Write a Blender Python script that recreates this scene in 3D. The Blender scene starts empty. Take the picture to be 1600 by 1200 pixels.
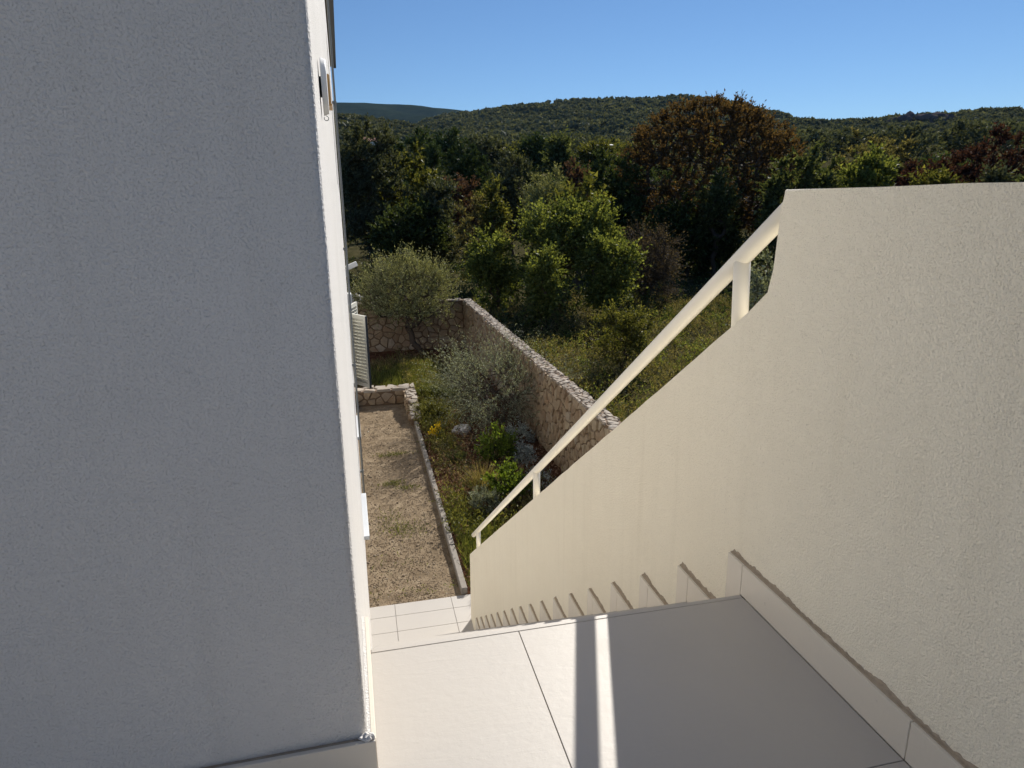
import bpy, bmesh, math, random
import numpy as np
from mathutils import Vector, Matrix, noise as mnoise

# ------------------------------------------------------------------ camera, sky, sun, exposure
scene = bpy.context.scene
COL = scene.collection
R = math.radians
yaw, pitch, roll = R(12.5726), R(15.0703), R(0.7219)
fwd = Vector((math.sin(yaw)*math.cos(pitch), math.cos(yaw)*math.cos(pitch), -math.sin(pitch)))
rgt0 = Vector((math.cos(yaw), -math.sin(yaw), 0))
dwn0 = fwd.cross(rgt0)
rgt = math.cos(roll)*rgt0 + math.sin(roll)*dwn0
dwn = -math.sin(roll)*rgt0 + math.cos(roll)*dwn0
cam = bpy.data.cameras.new('camera')
cam.sensor_width = 36.0
cam.lens = 36.0*1060/1600
cam.clip_start = 0.02
cam.clip_end = 20000
camo = bpy.data.objects.new('camera', cam)
COL.objects.link(camo)
camo.matrix_world = Matrix(((rgt.x, -dwn.x, -fwd.x, 0), (rgt.y, -dwn.y, -fwd.y, 0),
                            (rgt.z, -dwn.z, -fwd.z, 0.95), (0, 0, 0, 1)))
scene.camera = camo

SUN_DIR = Vector((0.92, 1.30, 1.0)).normalized()
SUN_EL = math.asin(SUN_DIR.z)
SUN_AZ = math.atan2(SUN_DIR.x, SUN_DIR.y)
world = bpy.data.worlds.new('World')
scene.world = world
world.use_nodes = True
wn = world.node_tree
wn.nodes.clear()
sky = wn.nodes.new('ShaderNodeTexSky')
sky.sky_type = 'NISHITA'
sky.sun_disc = False
sky.sun_elevation = SUN_EL
sky.sun_rotation = SUN_AZ
sky.altitude = 600
sky.air_density = 1.0
sky.dust_density = 0.0
sky.ozone_density = 7.0
bg = wn.nodes.new('ShaderNodeBackground')
bg.inputs['Strength'].default_value = 0.062
wo = wn.nodes.new('ShaderNodeOutputWorld')
wn.links.new(sky.outputs[0], bg.inputs['Color'])
wn.links.new(bg.outputs[0], wo.inputs['Surface'])

sl = bpy.data.lights.new('sun', 'SUN')
sl.energy = 5.0
sl.angle = R(0.53)
sl.color = (1.0, 0.95, 0.87)
so = bpy.data.objects.new('sun', sl)
so.rotation_euler = SUN_DIR.to_track_quat('Z', 'Y').to_euler()
so.location = (20, 30, 30)
COL.objects.link(so)

scene.view_settings.view_transform = 'Standard'
scene.view_settings.look = 'None'
scene.view_settings.exposure = 0.54
scene.view_settings.gamma = 1.0
scene.view_settings.use_curve_mapping = False

# ------------------------------------------------------------------ helpers
G = -3.18                       # level of the garden paving below the landing


def new_mesh(name, V, F):
    me = bpy.data.meshes.new(name)
    if isinstance(F, np.ndarray):
        V = np.ascontiguousarray(V, dtype=np.float32)
        k = F.shape[1]
        me.vertices.add(len(V))
        me.vertices.foreach_set('co', V.ravel())
        me.loops.add(F.size)
        me.loops.foreach_set('vertex_index', F.astype(np.int32).ravel())
        me.polygons.add(len(F))
        me.polygons.foreach_set('loop_start', np.arange(0, F.size, k, dtype=np.int32))
        me.polygons.foreach_set('loop_total', np.full(len(F), k, dtype=np.int32))
        me.update(calc_edges=True)
        me.validate()
    else:
        me.from_pydata([tuple(v) for v in V], [], F)
        me.update()
    return me


def link(name, me, mat=None, parent=None, loc=None, smooth=False):
    o = bpy.data.objects.new(name, me)
    COL.objects.link(o)
    if mat is not None and me is not None:
        me.materials.clear()
        me.materials.append(mat)
    if parent is not None:
        o.parent = parent
    if loc is not None:
        o.location = loc
    if smooth and me is not None:
        me.polygons.foreach_set('use_smooth', np.ones(len(me.polygons), dtype=bool))
    return o


def tag(o, label=None, cat=None, group=None, kind=None):
    if label: o['label'] = label
    if cat: o['category'] = cat
    if group: o['group'] = group
    if kind: o['kind'] = kind
    return o


def thing(name, loc, label, cat, group=None, rz=0.0):
    o = bpy.data.objects.new(name, None)
    o.empty_display_size = 0.2
    COL.objects.link(o)
    o.location = loc
    o.rotation_euler = (0, 0, rz)
    return tag(o, label, cat, group)


def box_bm(bm, x0, x1, y0, y1, z0, z1):
    vs = [bm.verts.new(p) for p in ((x0, y0, z0), (x1, y0, z0), (x1, y1, z0), (x0, y1, z0),
                                    (x0, y0, z1), (x1, y0, z1), (x1, y1, z1), (x0, y1, z1))]
    for f in ((0, 3, 2, 1), (4, 5, 6, 7), (0, 1, 5, 4), (1, 2, 6, 5), (2, 3, 7, 6), (3, 0, 4, 7)):
        bm.faces.new([vs[i] for i in f])


def bm_obj(name, bm, mat, parent=None, bevel=0.0, seg=1, smooth=False):
    if bevel > 0:
        bmesh.ops.bevel(bm, geom=list(bm.edges), offset=bevel, segments=seg, profile=0.5, affect='EDGES')
    bmesh.ops.recalc_face_normals(bm, faces=bm.faces)
    me = bpy.data.meshes.new(name)
    bm.to_mesh(me)
    bm.free()
    return link(name, me, mat, parent, smooth=smooth)


def box(name, x0, x1, y0, y1, z0, z1, mat, parent=None, bevel=0.0, seg=1, off=(0, 0, 0)):
    bm = bmesh.new()
    box_bm(bm, x0-off[0], x1-off[0], y0-off[1], y1-off[1], z0-off[2], z1-off[2])
    return bm_obj(name, bm, mat, parent, bevel, seg)


def prism_yz(name, poly, x0, x1, mat, parent=None, bevel=0.0, seg=1, off=(0, 0, 0)):
    bm = bmesh.new()
    a = [bm.verts.new((x0-off[0], y-off[1], z-off[2])) for y, z in poly]
    b = [bm.verts.new((x1-off[0], y-off[1], z-off[2])) for y, z in poly]
    n = len(poly)
    bm.faces.new(a)
    bm.faces.new(b[::-1])
    for i in range(n):
        bm.faces.new((a[i], b[i], b[(i+1) % n], a[(i+1) % n]))
    return bm_obj(name, bm, mat, parent, bevel, seg)


def tube_np(P0, P1, R0, R1, k=5):
    """frustums between point arrays -> verts, quads"""
    P0 = np.asarray(P0, float); P1 = np.asarray(P1, float)
    d = P1-P0
    ln = np.linalg.norm(d, axis=1, keepdims=True); ln[ln < 1e-9] = 1
    d = d/ln
    ref = np.where(np.abs(d[:, 2:3]) < 0.9, np.array([[0, 0, 1.]]), np.array([[1., 0, 0]]))
    u = np.cross(d, ref); u /= np.linalg.norm(u, axis=1, keepdims=True)
    w = np.cross(d, u)
    a = np.linspace(0, 2*np.pi, k, endpoint=False)
    c = np.cos(a)[None, :, None]; s = np.sin(a)[None, :, None]
    ring = u[:, None, :]*c + w[:, None, :]*s
    A = P0[:, None, :] + ring*np.asarray(R0)[:, None, None]
    B = P1[:, None, :] + ring*np.asarray(R1)[:, None, None]
    V = np.concatenate([A, B], axis=1).reshape(-1, 3)
    n = len(P0)
    base = (np.arange(n)*2*k)[:, None]
    i = np.arange(k)[None, :]; j = (i+1) % k
    F = np.stack([base+i, base+j, base+k+j, base+k+i], axis=2).reshape(-1, 4)
    return V, F


def tube_obj(name, pts, rad, mat, parent=None, k=12, caps=True, smooth=True):
    """one continuous swept tube along a polyline"""
    pts = [Vector(p) for p in pts]
    rad = rad if isinstance(rad, (list, tuple)) else [rad]*len(pts)
    bm = bmesh.new()
    rings = []
    up = None
    for i, p in enumerate(pts):
        t = (pts[min(i+1, len(pts)-1)]-pts[max(i-1, 0)]).normalized()
        if up is None:
            up = t.orthogonal().normalized()
        up = (up - t*up.dot(t)).normalized()
        w = t.cross(up)
        rings.append([bm.verts.new(p + (up*math.cos(2*math.pi*q/k)+w*math.sin(2*math.pi*q/k))*rad[i]) for q in range(k)])
    for a, b in zip(rings[:-1], rings[1:]):
        for q in range(k):
            bm.faces.new((a[q], a[(q+1) % k], b[(q+1) % k], b[q]))
    if caps:
        bm.faces.new(rings[0][::-1]); bm.faces.new(rings[-1])
    o = bm_obj(name, bm, mat, parent)
    for p in o.data.polygons:
        p.use_smooth = len(p.vertices) == 4
    return o


# ------------------------------------------------------------------ materials
def mat_base(name):
    m = bpy.data.materials.new(name)
    m.use_nodes = True
    nt = m.node_tree
    b = nt.nodes['Principled BSDF']
    return m, nt, b


def node(nt, t, **kw):
    n = nt.nodes.new(t)
    for k, v in kw.items():
        if k in n.inputs.keys() if hasattr(n.inputs, 'keys') else False:
            n.inputs[k].default_value = v
        else:
            setattr(n, k, v)
    return n


def noise_n(nt, co, scale, detail=4, rough=0.55):
    n = nt.nodes.new('ShaderNodeTexNoise')
    n.inputs['Scale'].default_value = scale
    n.inputs['Detail'].default_value = detail
    n.inputs['Roughness'].default_value = rough
    nt.links.new(co, n.inputs['Vector'])
    return n


def ramp_n(nt, fac, stops):
    r = nt.nodes.new('ShaderNodeValToRGB')
    e = r.color_ramp.elements
    while len(e) < len(stops):
        e.new(0.5)
    for q, (p, c) in zip(e, stops):
        q.position = p
        q.color = (c[0], c[1], c[2], 1)
    nt.links.new(fac, r.inputs[0])
    return r


def mixc(nt, fac, a, b, mode='MIX'):
    m = nt.nodes.new('ShaderNodeMix')
    m.data_type = 'RGBA'
    m.blend_type = mode
    for s, v in ((0, fac), (6, a), (7, b)):
        if hasattr(v, 'links') or hasattr(v, 'is_linked'):
            nt.links.new(v, m.inputs[s])
        elif s == 0:
            m.inputs[0].default_value = v
        else:
            m.inputs[s].default_value = (v[0], v[1], v[2], 1)
    return m.outputs[2]


def mathn(nt, op, a, b=None, c=None):
    m = nt.nodes.new('ShaderNodeMath')
    m.operation = op
    for i, v in enumerate((a, b, c)):
        if v is None: continue
        if hasattr(v, 'is_linked'): nt.links.new(v, m.inputs[i])
        else: m.inputs[i].default_value = v
    return m.outputs[0]


def bump_n(nt, h, dist, strength, bsdf, prev=None):
    b = nt.nodes.new('ShaderNodeBump')
    b.inputs['Distance'].default_value = dist
    b.inputs['Strength'].default_value = strength
    nt.links.new(h, b.inputs['Height'])
    if prev is not None:
        nt.links.new(prev, b.inputs['Normal'])
    nt.links.new(b.outputs[0], bsdf.inputs['Normal'])
    return b.outputs[0]


def objco(nt):
    t = nt.nodes.new('ShaderNodeTexCoord')
    return t.outputs['Object']


def stucco(name, col, dirt, scale=150, dist=0.004, strength=0.8, pitc=.1):
    m, nt, b = mat_base(name)
    co = objco(nt)
    big = noise_n(nt, co, 1.3, 5, 0.6)
    mid = noise_n(nt, co, 9, 5, 0.6)
    pr = ramp_n(nt, big.outputs[0], [(0.35, (0, 0, 0)), (0.68, (1, 1, 1))])
    c = mixc(nt, mathn(nt, 'MULTIPLY', pr.outputs[0], 0.38), col, dirt)
    c = mixc(nt, mathn(nt, 'MULTIPLY', mid.outputs[0], 0.14), c, (dirt[0]*.8, dirt[1]*.8, dirt[2]*.8))
    # run-off streaks: noise stretched down the wall
    mp = nt.nodes.new('ShaderNodeMapping')
    mp.inputs['Scale'].default_value = (16, 16, .9)
    nt.links.new(co, mp.inputs['Vector'])
    st = noise_n(nt, mp.outputs[0], 1.0, 4, 0.6)
    sr = ramp_n(nt, st.outputs[0], [(0.52, (0, 0, 0)), (0.74, (1, 1, 1))])
    c = mixc(nt, mathn(nt, 'MULTIPLY', sr.outputs[0], 0.13), c, (dirt[0]*.72, dirt[1]*.7, dirt[2]*.66))
    pv_ = nt.nodes.new('ShaderNodeTexVoronoi')
    pv_.inputs['Scale'].default_value = 34
    nt.links.new(co, pv_.inputs['Vector'])
    dots = ramp_n(nt, pv_.outputs['Distance'], [(0.045, (1, 1, 1)), (0.085, (0, 0, 0))])
    c = mixc(nt, mathn(nt, 'MULTIPLY', dots.outputs[0], 0.22), c, (dirt[0]*.3, dirt[1]*.28, dirt[2]*.26))
    g = noise_n(nt, co, scale, 2, 0.5)
    pg = noise_n(nt, co, scale*1.45, 2, 0.5)
    pmask = noise_n(nt, co, 14, 3, 0.6)
    v = nt.nodes.new('ShaderNodeTexVoronoi')
    v.inputs['Scale'].default_value = scale*0.55
    nt.links.new(co, v.inputs['Vector'])
    # small pits in the render coat are coloured darker
    pit = ramp_n(nt, pg.outputs[0], [(0.33, (1, 1, 1)), (0.42, (0, 0, 0))])
    c = mixc(nt, mathn(nt, 'MULTIPLY', pit.outputs[0], mathn(nt, 'MULTIPLY', pmask.outputs[0], pitc*2)), c, (dirt[0]*.5, dirt[1]*.5, dirt[2]*.5))
    nt.links.new(c, b.inputs['Base Color'])
    b.inputs['Roughness'].default_value = 0.93
    h = mathn(nt, 'SUBTRACT', g.outputs[0], mathn(nt, 'MULTIPLY', pit.outputs[0], 0.25))
    n1 = bump_n(nt, h, dist, strength, b)
    bump_n(nt, mid.outputs[0], 0.003, 0.25, b, n1)
    return m


def tile_mat(name, col):
    m, nt, b = mat_base(name)
    co = objco(nt)
    oi = nt.nodes.new('ShaderNodeObjectInfo')
    big = noise_n(nt, co, 2.6, 6, 0.6)
    fine = noise_n(nt, co, 60, 4, 0.6)
    c = mixc(nt, mathn(nt, 'MULTIPLY', big.outputs[0], 0.50), col, (col[0]*.80, col[1]*.785, col[2]*.76))
    c = mixc(nt, mathn(nt, 'MULTIPLY', oi.outputs['Random'], 0.10), c, (col[0]*.85, col[1]*.85, col[2]*.86))
    spot = noise_n(nt, co, 45, 2, 0.5)
    sp = ramp_n(nt, spot.outputs[0], [(0.0, (0, 0, 0)), (0.72, (0, 0, 0)), (0.80, (1, 1, 1))])
    c = mixc(nt, mathn(nt, 'MULTIPLY', sp.outputs[0], 0.25), c, (.35, .30, .25))
    nt.links.new(c, b.inputs['Base Color'])
    rr = ramp_n(nt, big.outputs[0], [(0.3, (.42, .42, .42)), (0.7, (.58, .58, .58))])
    nt.links.new(rr.outputs[0], b.inputs['Roughness'])
    # brushed, slate-like relief pressed into the porcelain
    mp = nt.nodes.new('ShaderNodeMapping')
    mp.inputs['Scale'].default_value = (9, 34, 9)
    mp.inputs['Rotation'].default_value = (0, 0, 0.9)
    nt.links.new(co, mp.inputs['Vector'])
    br = noise_n(nt, mp.outputs[0], 1.0, 5, 0.65)
    br.inputs['Distortion'].default_value = 1.6
    n1 = bump_n(nt, br.outputs[0], 0.003, 0.16, b)
    bump_n(nt, fine.outputs[0], 0.0012, 0.35, b, n1)
    return m


def plain(name, col, rough=0.5, metal=0.0, var=0.15, scale=20, bump=0.0):
    m, nt, b = mat_base(name)
    co = objco(nt)
    n = noise_n(nt, co, scale, 4, 0.6)
    c = mixc(nt, mathn(nt, 'MULTIPLY', n.outputs[0], var*2), col, (col[0]*.6, col[1]*.58, col[2]*.55))
    nt.links.new(c, b.inputs['Base Color'])
    b.inputs['Roughness'].default_value = rough
    b.inputs['Metallic'].default_value = metal
    if bump: bump_n(nt, n.outputs[0], bump, 0.6, b)
    return m


def leaf_mat(name, col, col2=None, trans=0.35, rough=0.45, gloss=0.025, gain=1.6):
    """thin leaf: gloss + diffuse on top, sun shining through from behind"""
    m = bpy.data.materials.new(name)
    m.use_nodes = True
    nt = m.node_tree
    nt.nodes.clear()
    out = nt.nodes.new('ShaderNodeOutputMaterial')
    geo = nt.nodes.new('ShaderNodeNewGeometry')
    rnd = geo.outputs['Random Per Island']
    col2 = col2 or (col[0]*1.7, col[1]*1.35, col[2]*1.0)
    col = tuple(v*gain for v in col); col2 = tuple(v*gain for v in col2)
    c = mixc(nt, mathn(nt, 'POWER', rnd, 1.5), (col[0]*.72, col[1]*.75, col[2]*.75), col2)
    p = nt.nodes.new('ShaderNodeBsdfDiffuse')
    nt.links.new(c, p.inputs['Color'])
    gl = nt.nodes.new('ShaderNodeBsdfGlossy')
    gl.inputs['Roughness'].default_value = rough+.05
    gm = nt.nodes.new('ShaderNodeMixShader')
    gm.inputs[0].default_value = gloss
    nt.links.new(p.outputs[0], gm.inputs[1])
    nt.links.new(gl.outputs[0], gm.inputs[2])
    t = nt.nodes.new('ShaderNodeBsdfTranslucent')
    ct = mixc(nt, 1.0, c, (1.25, 1.12, 0.5), 'MULTIPLY')
    nt.links.new(ct, t.inputs['Color'])
    mx = nt.nodes.new('ShaderNodeMixShader')
    mx.inputs[0].default_value = trans
    nt.links.new(gm.outputs[0], mx.inputs[1])
    nt.links.new(t.outputs[0], mx.inputs[2])
    nt.links.new(mx.outputs[0], out.inputs['Surface'])
    return m


def ground_mat(name, stops, scale, bscale, bdist, rough=0.95):
    m, nt, b = mat_base(name)
    co = objco(nt)
    n = noise_n(nt, co, scale, 7, 0.65)
    r = ramp_n(nt, n.outputs[0], stops)
    nt.links.new(r.outputs[0], b.inputs['Base Color'])
    b.inputs['Roughness'].default_value = rough
    b.inputs['Specular IOR Level'].default_value = 0.0
    n2 = noise_n(nt, co, bscale, 5, 0.6)
    bump_n(nt, n2.outputs[0], bdist, 0.9, b)
    return m


def stone_mat(name, stops):
    m, nt, b = mat_base(name)
    co = objco(nt)
    oi = nt.nodes.new('ShaderNodeObjectInfo')
    geo = nt.nodes.new('ShaderNodeNewGeometry')
    rr = mathn(nt, 'FRACT', mathn(nt, 'ADD', oi.outputs['Random'], geo.outputs['Random Per Island']))
    r = ramp_n(nt, rr, stops)
    n = noise_n(nt, co, 14, 6, 0.65)
    c = mixc(nt, mathn(nt, 'MULTIPLY', n.outputs[0], 0.7), r.outputs[0], (.18, .13, .09))
    rust = noise_n(nt, co, 4.0, 4, 0.6)
    rf = ramp_n(nt, rust.outputs[0], [(0.55, (0, 0, 0)), (0.70, (1, 1, 1))])
    c = mixc(nt, mathn(nt, 'MULTIPLY', rf.outputs[0], 0.45), c, (.30, .15, .07))
    nt.links.new(c, b.inputs['Base Color'])
    b.inputs['Roughness'].default_value = 0.92
    n2 = noise_n(nt, co, 55, 5, 0.65)
    bump_n(nt, n2.outputs[0], 0.012, 0.8, b)
    return m


M = {}
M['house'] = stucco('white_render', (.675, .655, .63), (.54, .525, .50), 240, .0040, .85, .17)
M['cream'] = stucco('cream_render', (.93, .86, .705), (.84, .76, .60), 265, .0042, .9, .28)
M['tile'] = tile_mat('pale_porcelain', (.455, .425, .388))
M['skirt'] = tile_mat('cream_skirting_porcelain', (.68, .62, .53))
M['grout'] = plain('grey_grout', (.40, .37, .34), .95, var=.2, scale=60)
M['mortar'] = plain('dusty_mortar', (.46, .38, .29), .97, var=.6, scale=90, bump=.006)
M['edge'] = plain('aluminium_trim', (.45, .45, .46), .4, 0.6, var=.1)
M['rail'] = plain('cream_enamel', (.84, .79, .68), .38, var=.10, scale=9)
M['concrete'] = plain('weathered_concrete', (.29, .26, .225), .95, var=.35, scale=22, bump=.008)
M['white_paint'] = plain('white_paint', (.80, .79, .76), .45, var=.06)
M['shutter'] = plain('cream_shutter_paint', (.74, .72, .63), .5, var=.1)
M['dark_edge'] = plain('dark_spacer_edge_shade', (.05, .055, .06), .6)  # spacer colour, also the painted shade on the shutter edges
M['gutter'] = plain('grey_gutter_metal', (.10, .105, .11), .5, .3)
M['zinc'] = plain('zinc_pipe', (.30, .31, .30), .6, .0)
M['amber'] = plain('amber_wood', (.62, .36, .12), .45, var=.3, scale=40)
M['sill'] = plain('grey_stone_sill', (.62, .64, .66), .6, var=.12)
mg, ntg, bg_ = mat_base('window_glass')
bg_.inputs['Base Color'].default_value = (.03, .04, .05, 1)
bg_.inputs['Roughness'].default_value = 0.06
bg_.inputs['Specular IOR Level'].default_value = 0.9
M['glass'] = mg
M['gravel'] = ground_mat('gravel_bed', [(.25, (.14, .105, .068)), (.5, (.235, .18, .12)), (.75, (.35, .28, .195))], 7, 120, .012)
M['soil'] = ground_mat('red_soil', [(.25, (.05, .026, .016)), (.5, (.12, .058, .034)), (.75, (.19, .105, .065))], 6, 45, .03)
M['field'] = ground_mat('scrub_ground', [(.25, (.025, .026, .012)), (.5, (.06, .055, .026)), (.75, (.12, .10, .055))], 1.4, 14, .06)
M['hill'] = ground_mat('scrub_hillside', [(.25, (.020, .028, .014)), (.5, (.045, .055, .026)), (.75, (.085, .085, .045))], .02, .12, 3.0)
M['farhill'] = ground_mat('wooded_far_hillside', [(.25, (.010, .016, .010)), (.5, (.020, .028, .016)), (.75, (.034, .040, .022))], .02, .12, 3.0)
M['stone'] = stone_mat('limestone', [(.0, (.30, .205, .12)), (.3, (.41, .31, .195)), (.55, (.48, .385, .26)), (.8, (.35, .24, .14)), (1., (.44, .37, .28))])
M['coping'] = stone_mat('grey_limestone', [(.0, (.36, .31, .25)), (.4, (.48, .43, .36)), (.7, (.41, .35, .28)), (1., (.54, .49, .42))])
M['wall_core'] = plain('wall_mortar', (.20, .135, .085), .98, var=.4, scale=30, bump=.01)
M['rock'] = plain('pale_rock', (.62, .60, .57), .9, var=.25, scale=12, bump=.03)
M['cliff'] = ground_mat('burnt_rock', [(.3, (.075, .06, .065)), (.6, (.14, .115, .115)), (.8, (.22, .19, .18))], .06, .5, 2.0)
M['pebble'] = stone_mat('gravel_pebbles', [(.0, (.20, .15, .095)), (.4, (.34, .265, .18)), (.7, (.27, .205, .135)), (.93, (.38, .31, .22)), (1., (.60, .55, .47))])
M['bark'] = plain('grey_brown_bark', (.10, .075, .055), .95, var=.4, scale=30, bump=.02)
M['twig'] = plain('dry_twig', (.085, .062, .048), .95, var=.4, scale=30)
M['carob'] = leaf_mat('carob_leaf', (.052, .068, .020), (.130, .148, .045), .42, .35, gain=2.0)
M['olive'] = leaf_mat('olive_leaf', (.10, .108, .048), (.25, .255, .13), .22, .42, gain=1.9)
M['olive_silver'] = leaf_mat('silver_olive_leaf', (.095, .108, .075), (.24, .26, .19), .22, .45, gain=1.9)
M['dark'] = leaf_mat('dark_evergreen_leaf', (.028, .040, .016), (.065, .085, .030), .28, .4)
M['darkgrey'] = leaf_mat('dusky_green_leaf', (.038, .045, .026), (.095, .105, .065), .25, .45)
M['yellowgreen'] = leaf_mat('yellow_green_leaf', (.056, .064, .018), (.130, .130, .038), .40, .4)
M['midgreen'] = leaf_mat('mid_green_leaf', (.036, .050, .020), (.110, .125, .055), .35, .4)
M['brown'] = leaf_mat('brown_dry_leaf', (.045, .034, .025), (.11, .085, .055), .25, .6)
M['redbrown'] = leaf_mat('red_brown_leaf', (.060, .034, .028), (.12, .070, .05), .3, .6)
M['orange'] = leaf_mat('rust_orange_leaf', (.054, .037, .019), (.125, .076, .034), .35, .55)
M['maroon'] = leaf_mat('maroon_leaf', (.026, .013, .012), (.062, .028, .024), .3, .55)
M['pine'] = leaf_mat('pine_needle', (.024, .038, .016), (.060, .085, .030), .18, .5)
M['grass'] = leaf_mat('grass_blade', (.056, .072, .020), (.14, .15, .045), .40, .5)
M['drygrass'] = leaf_mat('dry_grass_blade', (.13, .105, .045), (.26, .21, .10), .35, .6)
M['weed'] = leaf_mat('field_weed', (.056, .055, .025), (.155, .138, .066), .35, .5, gain=1.85)
M['bright'] = leaf_mat('bright_green_leaf', (.052, .085, .014), (.125, .17, .03), .42, .35)
M['silver'] = leaf_mat('silver_leaf', (.20, .225, .21), (.38, .41, .39), .12, .6)
M['yellow_flower'] = leaf_mat('yellow_petal', (.45, .33, .02), (.70, .52, .03), .3, .5)
M['litter'] = leaf_mat('fallen_leaf', (.09, .045, .025), (.30, .19, .12), .1, .7)
M['hillwood'] = leaf_mat('hazed_scrub_leaf', (.046, .054, .034), (.108, .112, .068), .22, .6)  # lightened and greyed, so haze is put into the leaf colour


# ------------------------------------------------------------------ leaves and trees
def leaf_quads(P, D, L, W, rng, fold=0.18, tri=False):
    n = len(P)
    D = D/np.maximum(np.linalg.norm(D, axis=1, keepdims=True), 1e-9)
    S = np.cross(D, rng.normal(size=(n, 3)))
    S /= np.maximum(np.linalg.norm(S, axis=1, keepdims=True), 1e-9)
    N = np.cross(S, D)
    L = np.broadcast_to(np.asarray(L, float), (n,))[:, None]
    W = np.broadcast_to(np.asarray(W, float), (n,))[:, None]
    if tri:                                   # far leaf, a couple of pixels: one triangle
        V = np.stack([P-S*W*.62, P+S*W*.62, P+D*L*1.15+N*L*fold], axis=1).reshape(-1, 3)
        return V, np.arange(n*3).reshape(n, 3)
    mid = P + D*L*0.45 + N*L*fold*0.5
    V = np.stack([P, mid+S*W*0.5-N*W*fold, P+D*L, mid-S*W*0.5-N*W*fold], axis=1).reshape(-1, 3)
    F = np.arange(n*4).reshape(n, 4)
    return V, F


def unit(rng, n):
    v = rng.normal(size=(n, 3))
    return v/np.linalg.norm(v, axis=1, keepdims=True)


def crown_targets(rng, n, zc, rx, ry, ru, rd, shell, lump, clumps=0, crad=.36):
    if clumps:
        C, dc = crown_targets(rng, clumps, zc, rx*(1-crad*.7), ry*(1-crad*.7), ru*(1-crad*.7), rd*(1-crad*.5), .62, lump)
        k = rng.integers(0, clumps, n)
        sz = rng.uniform(.65, 1.25, clumps)[k]
        d = unit(rng, n)
        rho = (.45+.55*rng.uniform(0, 1, n)**.6)*crad*sz
        T = C[k]+d*np.stack([rx*rho, ry*rho, (ru+rd)*.5*rho], axis=1)
        return T, d*.75+dc[k]*.45
    d = unit(rng, n)
    k1, k2 = rng.normal(size=3)*2.6, rng.normal(size=3)*4.2
    p1, p2 = rng.uniform(0, 6.28, 2)
    amp = 1 + lump*(np.sin(d@k1+p1)*.6+np.sin(d@k2+p2)*.4)
    rho = (shell + (1-shell)*rng.uniform(0, 1, n)**0.6)*amp
    rz = np.where(d[:, 2] > 0, ru, rd)
    return np.stack([d[:, 0]*rx*rho, d[:, 1]*ry*rho, zc+d[:, 2]*rz*rho], axis=1), d


def skeleton(rng, T, trunk_top, stems, trunk_r, tip_r, sag=0.12, lean=(0, 0)):
    """attach every target to the nearest piece of branch already grown"""
    nodes = []; parent = []
    for s in range(stems):
        a = rng.uniform(0, 6.28); sp = 0.0 if stems == 1 else trunk_top*0.28
        tip = np.array([math.cos(a)*sp+lean[0], math.sin(a)*sp+lean[1], trunk_top*rng.uniform(.85, 1.1)])
        b0 = np.array([math.cos(a)*trunk_r*1.2, math.sin(a)*trunk_r*1.2, -.05]) if stems > 1 else np.array([0, 0, -.05])
        prev = -1
        for q in range(5):
            f = q/4
            p = b0*(1-f)+tip*f
            if 0 < q < 4: p = p+rng.normal(size=3)*trunk_top*.035
            nodes.append(p); parent.append(prev); prev = len(nodes)-1
    order = np.argsort(np.linalg.norm(T-np.array([0, 0, trunk_top]), axis=1))
    ends = {}
    for ti in order:
        t = T[ti]
        N = np.array(nodes)
        dd = np.linalg.norm(N-t, axis=1)+np.maximum(0, N[:, 2]-t[2])*1.2
        first = np.array([p < 0 for p in parent])
        dd = dd+first*10
        j = int(np.argmin(dd))
        a = N[j]; ln = np.linalg.norm(t-a)
        k = max(2, min(5, int(ln/0.35)))
        prev = j
        for q in range(1, k+1):
            f = q/k
            p = a*(1-f)+t*f
            p = p+np.array([0, 0, -sag*ln*math.sin(math.pi*f)])
            if q < k: p = p+rng.normal(size=3)*ln*.05
            nodes.append(p); parent.append(prev); prev = len(nodes)-1
        ends[ti] = prev
    cnt = np.zeros(len(nodes))
    for e in ends.values(): cnt[e] += 1
    for i in range(len(nodes)-1, -1, -1):
        if parent[i] >= 0: cnt[parent[i]] += cnt[i]
    mx = max(cnt.max(), 1)
    rad = tip_r+(trunk_r-tip_r)*(cnt/mx)**0.55
    N = np.array(nodes)
    idx = [i for i in range(len(nodes)) if parent[i] >= 0]
    par = [parent[i] for i in idx]
    return tube_np(N[par], N[idx], rad[par], rad[idx], 5)


def twig_leaves(rng, T, D, twigs, per, tlen, ll, lw, up=0.4, out=0.8, jit=0.6, spread=0.5, droop=0.0, tubes=None, tri=False):
    n = len(T)
    base = np.repeat(T, twigs, axis=0)
    d = np.repeat(D, twigs, axis=0)*out + rng.normal(size=(n*twigs, 3))*jit + np.array([0, 0, up])
    d /= np.linalg.norm(d, axis=1, keepdims=True)
    tl = tlen*rng.uniform(.45, 1.25, n*twigs)
    s = np.tile(np.linspace(.05, 1, per), n*twigs)+rng.uniform(-.08, .08, n*twigs*per)
    bb = np.repeat(base, per, axis=0); dd = np.repeat(d, per, axis=0); LL = np.repeat(tl, per)
    bend = rng.normal(size=(n*twigs, 3))*.18
    bb = bb + dd*(s*LL)[:, None] + np.repeat(bend, per, axis=0)*(s**2*LL)[:, None]
    bb[:, 2] -= droop*(s**2)*LL
    perp = rng.normal(size=bb.shape)
    ld = dd*(1-spread)+perp*spread*.7
    ld[:, 2] -= droop*.5
    sz = rng.uniform(.65, 1.25, len(bb))
    if tubes is not None:
        e = base+d*tl[:, None]+bend*tl[:, None]
        tubes.append((base, e))
    return leaf_quads(bb, ld, ll*sz, lw*sz, rng, tri=tri)


def merge(parts):
    V = []; F = []; o = 0
    for v, f in parts:
        V.append(v); F.append(f+o); o += len(v)
    return np.concatenate(V), np.concatenate(F)


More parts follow.
